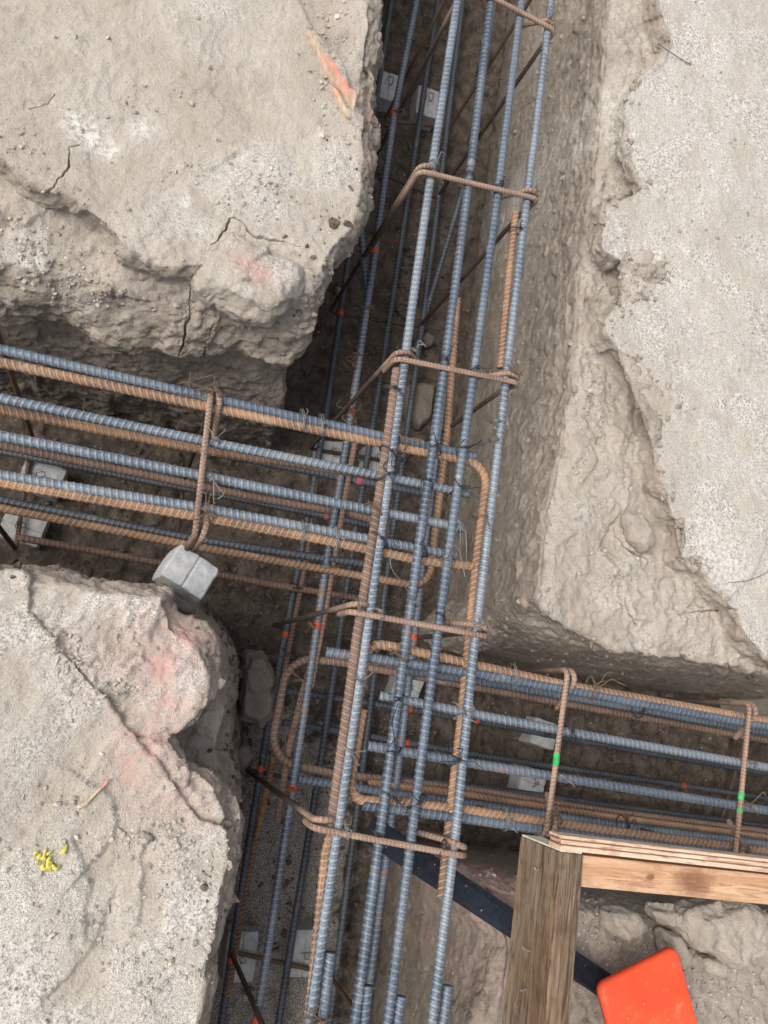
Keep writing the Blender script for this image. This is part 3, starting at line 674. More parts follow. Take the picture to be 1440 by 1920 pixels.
# main trench, side and lower layers
bar('blue grey side bar halfway down the left of the main cage, orange paint at ties', [(781, 0), (741, 208), (700, 500), (656, 783), (613, 1035), (562, 1390), (504, 1776), (481, 1917)], BLUERUST, h=HM, ext=(E1, E1), marks=[(741, 212), (706, 472), (655, 772), (596, 1174), (550, 1478), (481, 1914)])
bar('dark bottom bar furthest left on the trench floor, orange paint at ties', [(733, 0), (704, 200), (657, 469), (609, 781), (563, 1040), (529, 1215), (498, 1390), (442, 1745), (416, 1917)], SHADED, h=HB, ext=(E1, E1), marks=[(713, 127), (639, 588), (590, 870), (536, 1190), (496, 1442), (432, 1800)])
bar('dark bottom bar in the middle of the main cage floor', [(822, 0), (759, 400), (702, 780), (659, 1055), (606, 1395), (544, 1776), (522, 1917)], SHADED, h=HB, ext=(E1, E1))
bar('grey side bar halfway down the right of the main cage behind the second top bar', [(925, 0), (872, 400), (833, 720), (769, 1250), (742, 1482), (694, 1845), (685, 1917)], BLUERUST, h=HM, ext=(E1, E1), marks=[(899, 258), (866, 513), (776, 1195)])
bar('dark bottom bar hidden on the right of the main cage floor', [(868, 0), (792, 600), (720, 1130), (650, 1660), (618, 1917)], SHADED, h=HB, ext=(E1, E1))
bar('loose dark ribbed bar leaning across the main trench floor', [(868, 355, 1.95), (840, 450, 2.0), (778, 655, 2.14)], SHADED, bend=0)
bar('stub of grey lap bar beside the left side bar under the soil overhang', [(676, 430), (681, 480), (690, 560)], BLUERUST, h=HM + .02, bend=0)
bar('brown lap bar beside the left side bar, crossing under the upper side bars', [(667, 822), (655, 880), (636, 985), (612, 1130), (582, 1290)], BROWN, h=HM + .006, r=.008)
bar('brown lap bar beside the far left bottom bar in the middle of the trench', [(592, 900), (575, 1045), (537, 1235), (520, 1340)], BROWN, h=HB + .002, r=.008)
bar('brown lap bar with yellow rust bands near the lower left soil block', [(513, 1416), (485, 1560), (456, 1700), (427, 1867)], YEL, h=HB - .004, r=.0085)
# cross trench on the left: top
H2 = HT + .0188
bar('dark blue bar uppermost of the left cross cage', [(0, 655), (380, 741), (890, 856)], BLUE, h=H2, ext=(E1, 0))
bar('orange rusty corner bar, uppermost in the left cage, bending down beside the rightmost top bar', [(0, 680), (400, 765), (740, 836), (918, 872), (905, 960), (893, 1060), (882, 1170), (866, 1340), (845, 1520), (828, 1684)], RUST, h=H2 + .003, ext=(E1, 0), rad=.055, bend=.001)
bar('pale grey ribbed bar, second of the left cross cage', [(0, 745), (380, 824), (878, 926)], PALE, h=H2, ext=(E1, 0))
bar('rusty L-shaped bar just under the second pale bar of the left cage', [(0, 766), (400, 845), (700, 892), (806, 912), (797, 960), (780, 1060)], RUST, h=H2 + .05, ext=(E1, 0), rad=.04)
bar('pale grey ribbed bar, third of the left cross cage', [(0, 818), (400, 895), (868, 990)], PALE, h=H2, ext=(E1, 0))
bar('dull brown L-shaped bar in shadow under the third bar of the left cage', [(0, 834), (250, 885), (500, 938), (640, 962), (706, 976), (700, 1020), (690, 1080)], BROWN, h=HM + .03, ext=(E1, 0), rad=.04)
bar('blue grey ribbed bar, fourth and lowest in the top layer of the left cage', [(0, 889), (380, 951), (853, 1042)], PALE, h=H2, ext=(E1, 0))
bar('orange rusty bar tucked under the fourth bar of the left cage', [(5, 903), (370, 968), (600, 1012), (790, 1052), (886, 1062)], RUST, h=H2 + .004, ext=(E1, 0))
bar('rusty L-shaped side bar of the left cage turning up along the second top bar', [(0, 952), (365, 1022), (600, 1064), (802, 1101), (815, 1000), (840, 800), (858, 560)], RUST, h=HM - .018, ext=(E1, 0), rad=.05)
bar('dark side bar just above the rusty side bar in the left cage', [(0, 937), (370, 1010), (560, 1040), (700, 1060)], SHADED, h=HM + .002, ext=(E1, 0))
bar('dark side bar in shadow under the second pale bar of the left cage', [(0, 764), (184, 800), (500, 868), (650, 898), (790, 925)], SHADED, h=HM + .02, ext=(E1, 0), marks=[(672, 906, PINKP, .018)])
bar('dark bottom bar in shadow under the third bar of the left cage', [(0, 845), (87, 862), (500, 945), (690, 985)], SHADED, h=HB - .02, ext=(E1, 0), marks=[(612, 967, PINKP, .016)])
bar('brown rusty bottom bar lowest on the floor of the left cage', [(35, 1008), (200, 1038), (500, 1094), (690, 1124)], BROWN, h=HB - .019, ext=(0, 0))
# cross trench on the right
bar('orange rusty corner bar topping the right cage, bent under the leftmost top bar', [(1440, 1352), (1060, 1285), (900, 1250), (740, 1214), (690, 1206), (676, 1290), (645, 1470), (612, 1600), (582, 1896)], RUST, h=H2 + .004, ext=(E1, .2), rad=.045, bend=.001)
bar('blue ribbed bar uppermost of the right cross cage', [(612, 1222), (894, 1262), (1057, 1290), (1440, 1362)], BLUE, h=H2, ext=(0, E1))
bar('blue ribbed bar tied beneath the uppermost blue bar of the right cage', [(760, 1258), (940, 1284), (1202, 1328), (1440, 1374)], BLUE, h=H2 + .19, ext=(0, E1))
bar('brown rusty hairpin bar bent round at the left end of the right cage', [(1440, 1388), (1040, 1316), (840, 1280), (640, 1243), (542, 1232), (505, 1425), (629, 1451), (869, 1478), (1140, 1521), (1440, 1560)], BROWN, h=HM + .016, ext=(E1, E1), rad=.065, bend=.001)
bar('brown L-shaped bar curving down beside the left side bar below the crossing', [(905, 1292), (740, 1252), (588, 1232), (568, 1300), (543, 1405), (520, 1540)], BROWN, h=HM + .034, rad=.065, r=.0082)
bar('pale blue bar with yellow scale and cut end, second of the right cage', [(712, 1304), (890, 1338), (1398, 1432), (1440, 1440)], PALE, h=H2, ext=(0, E1))
bar('dark bottom bar beneath the second blue bar of the right cage', [(537, 1296), (733, 1325), (852, 1344), (1048, 1380), (1440, 1450)], SHADED, h=HB + .019, ext=(0, E1), marks=[(768, 1333), (893, 1352)])
bar('dark bottom bar in the middle of the right cage floor', [(530, 1354), (725, 1385), (920, 1418), (1048, 1437), (1440, 1498)], SHADED, h=HB + .019, ext=(0, E1), marks=[(764, 1390), (1280, 1474)])
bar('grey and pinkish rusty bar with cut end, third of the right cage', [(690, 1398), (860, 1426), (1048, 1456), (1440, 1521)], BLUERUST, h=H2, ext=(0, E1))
bar('dark bottom bar at the head of the lower bundle in the right cage', [(560, 1440), (870, 1470), (1140, 1510), (1440, 1550)], SHADED, h=HB + .019, ext=(0, E1))
bar('orange rusty side bar within the lower bundle of the right cage', [(690, 1468), (870, 1489), (1140, 1530), (1440, 1571)], RUST, h=HM + .0, ext=(0, E1))
bar('blue side bar within the lower bundle of the right cage', [(560, 1461), (735, 1487), (869, 1504), (1140, 1542), (1440, 1582)], BLUE, h=HM - .03, ext=(0, E1))
bar('orange rusty L-shaped bar in the lower bundle, bent up under the left top bar', [(680, 1330), (664, 1420), (650, 1498), (765, 1504), (869, 1516), (1140, 1556), (1440, 1596)], RUST, h=H2 + .004, ext=(0, E1), rad=.045)
bar('lowest blue bar of the right cage, half hidden by the wooden form', [(680, 1510), (869, 1533), (1140, 1571), (1440, 1610)], BLUE, h=H2, ext=(0, E1))

# ------------------------------------------------------------------ stirrups and cap ties
RS = .0058
STG = 'rusty stirrups round the cages'
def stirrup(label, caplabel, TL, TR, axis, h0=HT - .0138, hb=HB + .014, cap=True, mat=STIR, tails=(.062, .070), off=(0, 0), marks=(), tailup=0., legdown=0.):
    """U-shaped stirrup with hooked tops plus a straight cap tie hooked over both"""
    a = at(*TL, h0); b = at(*TR, h0); zb = EYE - hb
    u = b - a; u /= np.linalg.norm(u); along = np.array([0, 1., 0]) if axis == 'y' else np.array([1., 0, 0])
    a = a - u * .007; b = b + u * .011
    Rb = RB + RS + .0012; zv = np.array([0, 0, 1.]); ca = a + u * Rb - zv * Rb; cb = b - u * Rb - zv * Rb
    arcA = [ca + Rb * (-math.cos(t) * u + math.sin(t) * zv) + along * (.006 * t / 2.36) for t in np.linspace(0, 2.36, 12)]
    arcB = [cb + Rb * (math.cos(t) * u + math.sin(t) * zv) + along * (.006 * t / 2.36) for t in np.linspace(0, 2.36, 12)]
    t1 = arcA[-1] + (u - zv) * .7071 * tails[0]; t2 = arcB[-1] + (-u - zv) * .7071 * tails[1]
    a2 = np.array([arcA[0][0], arcA[0][1], zb]); b2 = np.array([arcB[0][0], arcB[0][1], zb])
    ptsU = [t1] + arcA[::-1] + [a2, b2] + arcB + [t2]
    p = fillet(ptsU, .017, 7)
    o, q = rib_tube('stirrup', p, RS, mat, sides=9, step=.0024, spacing=.0075)
    tag(o, label, 'stirrup', STG)
    if cap:
        s = along * -.0128
        kA = [ca + s + Rb * (-math.cos(t) * u + math.sin(t) * zv) for t in np.linspace(0, 1.57, 9)]
        kB = [cb + s + Rb * (math.cos(t) * u + math.sin(t) * zv) for t in np.linspace(1.57, 0, 9)]
        pc = fillet([kA[0] - zv * (legdown or .055)] + kA + kB + [kB[-1] - zv * .05 + along * .01], .012, 4)
        oc, qc = rib_tube('cap_tie', pc, RS, mat, sides=9, step=.0024, spacing=.0075)
        tag(oc, caplabel, 'cap tie', 'straight cap ties hooked over the stirrups')
        for mk in marks: paint(qc, RS, mk[0], mk[1], mk[2], mk[3], oc)
    return o
stirrup('dark stirrup crossing the trench at the very top of the photo', '', (915, -150), (1060, -118), 'y', cap=False, mat=STIRD)
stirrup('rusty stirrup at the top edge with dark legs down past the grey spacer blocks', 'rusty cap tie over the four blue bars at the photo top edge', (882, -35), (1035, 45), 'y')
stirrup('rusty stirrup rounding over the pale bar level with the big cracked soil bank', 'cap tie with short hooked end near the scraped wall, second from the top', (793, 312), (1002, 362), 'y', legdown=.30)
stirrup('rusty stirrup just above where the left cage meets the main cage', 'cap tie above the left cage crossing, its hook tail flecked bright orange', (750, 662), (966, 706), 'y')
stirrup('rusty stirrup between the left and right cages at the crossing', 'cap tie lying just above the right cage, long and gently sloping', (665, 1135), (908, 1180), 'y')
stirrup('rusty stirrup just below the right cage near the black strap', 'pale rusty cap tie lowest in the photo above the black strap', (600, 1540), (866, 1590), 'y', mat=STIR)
stirrup('dark stirrup with its legs by the lower left spacer blocks at the photo bottom', '', (565, 2075), (818, 2120), 'y', cap=False, mat=STIRD)
H2S = H2 - RB - RS - .0005
stirrup('rusty stirrup round the left cage ending at the tilted spacer block', 'pinkish rusty cap tie across the left cage, tied at each bar', (380, 1000), (408, 742), 'x', h0=H2S, hb=HB + .005, marks=[], legdown=.16)
stirrup('dark stirrup at the left photo edge above the floor spacer blocks', '', (-60, 905), (-12, 618), 'x', h0=H2S, hb=HB + .005, cap=False, mat=STIRD)
stirrup('rusty stirrup of the right cage nearer the crossing, looped over the orange bar', 'cap tie with dull green paint across the right cage', (1036, 1560), (1074, 1268), 'x', h0=H2S, hb=HB + .035, marks=[(1055, 1425, GREEN, .026)])
stirrup('rusty stirrup of the right cage nearest the photo edge, looped over the blue bars', 'cap tie with two bright green paint bands near the photo right edge', (1388, 1606), (1414, 1330), 'x', h0=H2S, hb=HB + .035, marks=[(1401, 1494, GREEN, .022), (1398, 1520, GREEN, .013)])
stirrup('dark stirrup beyond the right photo edge, its bottom leg crossing the floor', '', (1790, 1640), (1830, 1420), 'x', h0=H2S, hb=HB + .035, cap=False, mat=STIRD)

# ------------------------------------------------------------------ tie wires
def wire_obj(name, strands, r, mat, parent=None, sides=6):
    V_, F_ = [], []; n0 = 0
    for p in strands:
        v, f, _ = tube_arrays(np.asarray(p, float), r, sides); V_.append(v); F_.append(f + n0); n0 += len(v)
    return mesh_obj(name, np.vstack(V_), np.vstack(F_), mat, parent)
TIEG = 'twisted tie wires on the bars'
def tie(x, y, h, d, col, label, a=.0112, b=.0115, tails=2, tl=.03, turns=2, up=None):
    """doubled wire looped round what crosses at a photo position; d = heading of the bar it goes round, in degrees"""
    rg = random.Random(int(x * 7 + y)); c = at(x, y, h); strands = []
    ang = R(d); ax = np.array([math.cos(ang), math.sin(ang), 0]); pr = np.array([-ax[1], ax[0], 0]); zz = np.array([0, 0, 1.])
    for k in range(turns):
        o_ = ax * ((k - (turns - 1) / 2) * .0026 + rg.uniform(-.0006, .0006)); sl_ = rg.uniform(-.25, .25)
        pts = []
        for j in range(25):
            t = 2 * math.pi * j / 24
            pts.append(c + o_ + pr * (a * math.cos(t)) + zz * (b * math.sin(t)) + ax * (sl_ * .006 * math.cos(t)))
        strands.append(pts)
    top = c + zz * b * .92
    for k in range(tails):
        dirv = np.array([rg.uniform(-1, 1), rg.uniform(-1, 1), rg.uniform(-.15, .75)]); dirv /= np.linalg.norm(dirv)
        if up is not None: dirv = np.array(up, float) / np.linalg.norm(up) + .35 * dirv
        sd = np.array([rg.uniform(-1, 1), rg.uniform(-1, 1), rg.uniform(-.3, .6)]) * tl * .35
        L_ = tl * rg.uniform(.45, 1.05)
        strands.append(spline([top, top + dirv * L_ * .35 + sd * .4, top + dirv * L_ * .7 + sd, top + dirv * L_ + sd * rg.uniform(-.6, .8)], 6))
    # the twist itself
    tw = [top + ax * .003 * math.cos(u * 2.2) + pr * .003 * math.sin(u * 2.2) + zz * .0007 * u for u in range(10)]
    strands.append(spline(tw, 3))
    o = wire_obj('tie_wire', strands, .00095, {'b': WIREB, 'g': WIREG, 'r': WIRER}[col])
    return tag(o, label, 'tie wire', TIEG)
cn = {'b': 'black', 'g': 'grey', 'r': 'rusty'}
HC = HT - .007
for x, y, h, d, col, where, kw in [
 (815, 308, HC, 60, 'g', 'at the left corner of the stirrup beside the big cracked bank', {}),
 (882, 331, HC, 55, 'b', 'on the second top bar at the cap tie beside the cracked bank', dict(tails=1)),
 (936, 348, HC, 120, 'b', 'on the third top bar at the cap tie beside the cracked bank', {}),
 (1000, 356, HC, 60, 'g', 'at the scraped wall end of the second cap tie from the top', {}),
 (1026, 42, HC, 60, 'r', 'bright orange, knotted at the right end of the topmost cap tie', dict(tails=4, tl=.035)),
 (775, 662, HC, 60, 'g', 'standing up at the left corner of the stirrup above the left cage', dict(tails=3, up=(.5, .8, .8))),
 (832, 676, HC, 55, 'b', 'on the second top bar at the cap tie above the left cage', dict(tl=.05, tails=1, up=(1, .4, .3))),
 (890, 692, HC, 120, 'b', 'on the third top bar at the cap tie above the left cage', dict(tl=.06, tails=1, up=(1, -.1, .1))),
 (958, 702, HC, 50, 'r', 'tangled at the wall end of the cap tie above the left cage', dict(tails=5, tl=.045)),
 (668, 1138, HC, 20, 'g', 'ringing the left corner of the stirrup between the two cages', dict(a=.017, b=.016, tails=0, turns=1)),
 (712, 1146, HC, 75, 'g', 'pale and knotted on the leftmost top bar between the two cages', dict(tails=2, tl=.03, up=(.2, -1, .2))),
 (826, 1156, HC, 60, 'b', 'on the third top bar at the cap tie between the cages', {}),
 (775, 1130, HC, 60, 'g', 'with a long tail on the second top bar between the cages', dict(tails=1, tl=.10, up=(-.5, 1, .3))),
 (896, 1172, HC, 0, 'g', 'pinching the doubled right end of the cap tie between the two cages', dict(a=.013, b=.009)),
 (646, 1550, HC, 20, 'g', 'on the left corner of the lowest stirrup', dict(tails=3)),
 (703, 1562, HC, 55, 'b', 'where the second top bar meets the lowest cap tie', dict(tails=1)),
 (832, 1588, HC, 0, 'b', 'pinching the doubled right end of the lowest cap tie', dict(a=.013, b=.009, tails=1)),
 (970, 433, HT + .004, 92, 'b', 'binding the lap bar end beside the scraped wall', dict(a=.021, b=.0115, tails=2, tl=.02)),
 (736, 730, HT, 92, 'b', 'binding the brown lap bar near its upper end', dict(a=.021, b=.0115, tails=2, tl=.04, up=(1, -.1, .2))),
 (728, 850, HT, 60, 'b', 'on the brown lap bar just below the uppermost left cage bar', dict(a=.021, b=.02, tails=2, tl=.05, up=(.3, -1, .1))),
 (722, 893, HT, 130, 'b', 'with crossed ends where brown lap bar and second left bar cross', dict(a=.021, b=.02, tails=3, tl=.045)),
 (700, 956, HT, 60, 'r', 'on the brown lap bar over the third left cage bar', dict(a=.019, b=.02, tails=3, tl=.025)),
 (710, 1012, HT, 55, 'b', 'on the brown lap bar over the fourth left cage bar', dict(a=.021, b=.02, tails=1, tl=.04, up=(1, -.5, .1))),
 (929, 791, HT, 92, 'g', 'upper of two close bindings on the rightmost top bar', dict(tails=1, tl=.015)),
 (926, 826, HT, 92, 'g', 'lower of two close bindings on the rightmost top bar', dict(tails=1, tl=.015)),
 (905, 970, HT + .008, 92, 'r', 'binding the bent corner bar beside the wall, one long tail', dict(a=.024, b=.013, tails=2, tl=.065, up=(.7, -1, .1))),
 (748, 826, HT + .01, 45, 'r', 'with wide open ends over the uppermost left cage bars', dict(a=.021, b=.02, tails=2, tl=.05, up=(1, .2, .3))),
 (812, 838, HT + .01, 50, 'b', 'where the second top bar crosses the uppermost left cage bars', dict(a=.021, b=.02, tails=3)),
 (872, 843, HT + .01, 130, 'b', 'tangled at the cut end of the uppermost left cage bar', dict(a=.021, b=.02, tails=5, tl=.04)),
 (798, 905, HT + .01, 50, 'b', 'where the second top bar crosses the second left cage bar', dict(a=.018, b=.019, tails=3, tl=.04)),
 (858, 918, HT + .01, 130, 'b', 'at the cut end of the second left cage bar', dict(a=.018, b=.019, tails=4, tl=.04)),
 (856, 985, HT + .01, 50, 'g', 'with a long drooping tail ending the third left cage bar', dict(a=.018, b=.019, tails=3, tl=.10, up=(.2, -1, -.1))),
 (788, 1030, HT + .01, 50, 'b', 'where the second top bar crosses the fourth left cage bar', dict(a=.018, b=.019, tails=2)),
 (838, 1042, HT + .01, 130, 'g', 'with loops at the cut end of the fourth left cage bar', dict(a=.018, b=.019, tails=4, tl=.035)),
 (567, 788, H2, 12, 'g', 'left of two on the uppermost blue bar of the left cage', dict(a=.022, b=.013, tails=2, tl=.02)),
 (603, 797, H2, 12, 'g', 'right of two on the uppermost blue bar of the left cage', dict(a=.022, b=.013, tails=2, tl=.025)),
 (566, 996, H2, 10, 'g', 'left of two on the fourth bar of the left cage', dict(a=.022, b=.013, tails=2, tl=.02)),
 (630, 1009, H2, 10, 'g', 'right of two on the fourth bar of the left cage', dict(a=.022, b=.013, tails=3, tl=.03)),
 (610, 1064, HM - .018, 100, 'g', 'where the low rusty bar crosses the left side bar', dict(a=.018, b=.018, tails=2)),
 (405, 738, H2 - .01, 40, 'r', 'long and springy at the upper end of the left cage stirrup', dict(a=.018, b=.016, tails=6, tl=.07, up=(-.9, -.2, .2))),
 (403, 826, H2 - .006, 60, 'g', 'on the left cage stirrup at the second bar', dict(tails=2, tl=.035)),
 (399, 902, H2 - .006, 60, 'g', 'on the left cage stirrup at the third bar', dict(tails=2, tl=.05, up=(.6, -1, .1))),
 (386, 962, H2 - .006, 60, 'r', 'bundled at the lower end of the left cage stirrup', dict(a=.017, b=.016, tails=6, tl=.035)),
 (747, 1236, HT + .01, 50, 'r', 'with curled ends on the second top bar at the yellow bend', dict(a=.02, b=.02, tails=3, tl=.045, up=(-1, .3, .2))),
 (672, 1278, HT, 60, 'g', 'binding the brown lap bar below the crossing, upper one', dict(a=.021, b=.0125, tails=3, tl=.03)),
 (655, 1410, HT, 60, 'g', 'binding the brown lap bar below the crossing, lower one', dict(a=.021, b=.0125, tails=2, tl=.03)),
 (742, 1310, HT + .01, 130, 'b', 'at the yellow scaled cut end of the second right cage bar', dict(a=.018, b=.019, tails=4, tl=.04)),
 (862, 1333, HT + .01, 50, 'g', 'flattened over the red lap end at the second right cage bar', dict(a=.022, b=.019, tails=3, tl=.03)),
 (852, 1424, HT + .01, 130, 'b', 'over the rusty bar at the third right cage bar', dict(a=.022, b=.019, tails=4, tl=.05)),
 (736, 1412, HT + .01, 130, 'b', 'on the second top bar at the pinkish cut end', dict(a=.018, b=.019, tails=2, tl=.05, up=(-.6, 1, .1))),
 (730, 1492, HT + .01, 60, 'b', 'thick knot on the second top bar over the lower bundle', dict(a=.02, b=.02, tails=4, tl=.04)),
 (780, 1502, HT + .01, 130, 'b', 'on the third top bar over the lower bundle', dict(a=.02, b=.02, tails=3, tl=.03)),
 (962, 1268, H2, 8, 'g', 'doubled round the uppermost bars of the right cage', dict(a=.024, b=.016, tails=2, tl=.025)),
 (1108, 1290, H2, 8, 'r', 'with one big open loop on the uppermost bars of the right cage', dict(a=.024, b=.016, tails=4, tl=.055, up=(.7, .5, .4))),
 (1196, 1330, H2 + .10, 8, 'b', 'tangled on the doubled blue bars of the right cage', dict(a=.018, b=.02, tails=5, tl=.035)),
 (1066, 1368, H2 - .006, 60, 'b', 'on the nearer right cage stirrup at the second bar', dict(tails=2)),
 (1052, 1456, H2 - .006, 60, 'g', 'on the nearer right cage stirrup at the third bar', dict(tails=1)),
 (1040, 1530, H2 - .006, 50, 'r', 'in a nest at the foot of the nearer right cage stirrup', dict(a=.018, b=.018, tails=6, tl=.045, up=(-.8, .2, .3))),
 (945, 1535, H2, 8, 'g', 'round the lower bundle left of the nearer stirrup', dict(a=.022, b=.016, tails=3, tl=.03)),
 (1166, 1548, H2 + .06, 8, 'b', 'in the lower bundle right of the nearer stirrup', dict(a=.02, b=.02, tails=4, tl=.035)),
 (1408, 1432, H2 - .006, 60, 'g', 'on the far right stirrup at the second bar', dict(tails=1, up=(-1, .7, .2), tl=.03)),
 (1398, 1508, H2 - .006, 60, 'r', 'between the two green paint bands', dict(tails=2, tl=.04)),
 (1390, 1588, H2 - .006, 60, 'r', 'with a curled tail at the foot of the far right stirrup', dict(a=.018, b=.018, tails=3, tl=.06, up=(-1, .1, 0))),
 (741, 214, HM - .004, 60, 'r', 'on red paint near the paired spacer blocks at the top', dict(tails=5, tl=.03)),
 (690, 580, HM, 92, 'r', 'round the left side bar beside the round pebble', dict(a=.02, tails=2)),
 (669, 666, HM, 92, 'r', 'hanging in long loops from the left side bar', dict(a=.013, tails=4, tl=.07, up=(-.4, -1, -.2))),
 (654, 774, HM - .004, 60, 'r', 'nest on red paint above the left cage', dict(a=.018, tails=8, tl=.05)),
 (590, 873, HB - .004, 60, 'r', 'round knot on red paint by the half hidden spacer block', dict(a=.016, tails=4, tl=.03)),
 (584, 1172, HM - .004, 60, 'r', 'on the dark stirrup leg right below the crossing', dict(tails=1)),
 (546, 1478, HM - .004, 60, 'r', 'with tails on red paint beside the lower left bank', dict(tails=4, tl=.045, up=(-.6, -1, .1))),
 (566, 1276, HM + .005, 92, 'r', 'joining the hairpin bend to the left side bar', dict(a=.02, tails=3, tl=.05, up=(-1, .6, .1))),
 (553, 1368, HM + .005, 92, 'r', 'joining the brown bar to the left side bar lower down', dict(a=.018, tails=3, tl=.03)),
 (541, 1226, HM, 60, 'b', 'at the shoulder of the hairpin bend by the soil block', dict(a=.018, tails=2, tl=.05, up=(-1, -.6, 0))),
 (556, 1104, HB - .02, 92, 'b', 'where the lowest brown bar crosses the far left bottom bar', dict(a=.016, b=.018, tails=1)),
 (598, 1908, HT, 92, 'r', 'splayed across the leftmost top bar at the photo bottom', dict(a=.022, b=.013, tails=7, tl=.06, up=(-1, .15, .1)))]:
    tie(x, y, h, d, col, '%s tie wire %s' % (cn[col], where), **kw)
def loose(px, label, mat, r=.0008, lift=.003):
    pts = []
    for x, y in px:
        p = see(x, y); pts.append(np.array(p) + np.array([0, 0, lift]))
    o = wire_obj('loose_wire', [spline(pts, 8)], r, mat); return tag(o, label, 'wire', 'loose wire ends on the soil')
loose([(520, 1570), (505, 1600), (504, 1640), (512, 1660)], 'thin black wire curved on grey soil left of the blue side bar', WIREB)
loose([(532, 1648), (545, 1690), (551, 1712), (540, 1706), (536, 1700)], 'black wire with a small coil on grey soil at lower left', WIREB)
loose([(622, 1715), (645, 1697), (668, 1690), (680, 1697)], 'black wire arched on grey soil below the black strap', WIREB)
loose([(640, 1625), (655, 1636), (672, 1640)], 'short black wire curved on soil just below the lowest cap tie', WIREB)
loose([(900, 1395), (940, 1388), (985, 1392), (1005, 1410)], 'long black wire on dark soil inside the right cage', WIREB)
loose([(1080, 1385), (1088, 1405), (1085, 1430)], 'short black wire on dark soil right of the nearer right stirrup', WIREB)
loose([(1192, 1410), (1212, 1430), (1235, 1445)], 'black wire bent on dark soil near the far crossing bar', WIREB)
loose([(563, 1478), (570, 1490), (578, 1505)], 'tiny black wire end under the left bars by the strap', WIREB)
loose([(1233, 84), (1252, 98), (1275, 113), (1291, 122)], 'thin rusty twig of wire on the pale crust at upper right', WIRER, .0012, .004)
loose([(1365, 1092), (1395, 1090), (1425, 1080), (1440, 1070)], 'fine dark wire lying on the pale crust at the right edge', WIREB, .0006, .002)
loose([(404, 690), (405, 665), (412, 650)], 'fine wire sticking up past the soil above the left stirrup', WIREG, .0006, .004)

# ------------------------------------------------------------------ concrete spacer blocks
def dobie(label, x, y, htop, rot, w=.082, l=.082, hgt=.072, tilt=(0, 0), wires=True):
    c = at(x, y, htop); root = empty('spacer_block', (c[0], c[1], c[2] - hgt))
    root.rotation_euler = (R(tilt[0]), R(tilt[1]), R(rot))
    a = w / 2
    prof = [(-a, 0), (a, 0), (a * .985, hgt * .6), (a * .96, hgt * .93), (a * .90, hgt * .985), (a * .07, hgt), (0.0, hgt * .94), (-a * .07, hgt), (-a * .90, hgt * .985), (-a * .96, hgt * .93), (-a * .985, hgt * .6)]
    b = bmesh.new(); rows = []
    for k in range(7):
        yy = -l / 2 + l * k / 6; s = 1 - .05 * abs(k - 3) / 3 if k in (0, 6) else 1
        rows.append([b.verts.new((px * s, yy, pz * (1 - .03 * (k in (0, 6))))) for px, pz in prof])
    n = len(prof)
    for r0, r1 in zip(rows[:-1], rows[1:]):
        for i in range(n): b.faces.new((r0[i], r0[(i + 1) % n], r1[(i + 1) % n], r1[i]))
    b.faces.new(rows[0][::-1]); b.faces.new(rows[-1])
    bmesh.ops.triangulate(b, faces=[f for f in b.faces if len(f.verts) > 4])
    bmesh.ops.recalc_face_normals(b, faces=b.faces)
    bmesh.ops.bevel(b, geom=[e for e in b.edges if e.calc_face_angle(0) > .6], offset=.0012, segments=1, affect='EDGES', profile=.5)
    bmesh.ops.subdivide_edges(b, edges=[e for e in b.edges if e.calc_length() > .012], cuts=2, use_grid_fill=True)
    sd = random.random() * 50
    for v in b.verts:
        q = Vector(v.co) * 60 + Vector((sd, 0, 0)); v.co += Vector((mnoise.noise(q), mnoise.noise(q + Vector((9, 0, 0))), mnoise.noise(q + Vector((0, 9, 0))))) * .0014
    o = bm_obj('block', b, CONC, root, smooth=False)
    if wires:
        st = []
        for sx in (-1, 1):
            st.append(spline([(sx * a * .2, 0, hgt * .9), (sx * a * .3, .006, hgt * 1.25), (sx * a * .1, .012, hgt * 1.4), (-sx * a * .2, .004 * sx, hgt * 1.32), (sx * a * .05, -.01, hgt * 1.15)], 6))
        wire_obj('cast_wire', st, .0008, WIREB, root)
    return tag(root, label, 'spacer block', 'grey concrete spacer blocks under the cages')
HD = HB + .024
dobie('grey spacer block at the top beside the left bank edge, left of the pair', 728, 160, HD, 5, l=.105)
dobie('grey spacer block at the top under the pale bar, right of the pair', 803, 190, HD, 3, l=.11)
dobie('spacer block half hidden under the orange corner bar, tied with red paint', 625, 852, HD, 10, w=.09)
dobie('spacer block half hidden by the brown lap bar below the second left cage bar', 708, 862, HD, 4)
dobie('spacer block with a chipped pale corner under the left cage', 78, 893, HD - .01, 82, l=.10)
dobie('spacer block half cut off at the left photo edge under the low rusty bar', 42, 988, HD, 82, l=.10)
dobie('spacer block hidden under the upper blue bars of the right cage', 1022, 1376, HD, 80)
dobie('spacer block under the third bar of the right cage', 1000, 1468, HD, 80)
dobie('spacer block under the yellow rusted bar near the photo bottom', 452, 1795, HD, 3, l=.115)
dobie('spacer block between the two dark bottom bars near the photo bottom', 572, 1788, HD, 3, l=.11)
dobie('spacer block in shade under the second top bar below the crossing', 765, 1290, HD, 75)
big = dobie('big tilted grey spacer block perched on the lower left bank edge', 345, 1076, 1.53, -22, w=.098, l=.072, hgt=.07, tilt=(-10, 8), wires=False)

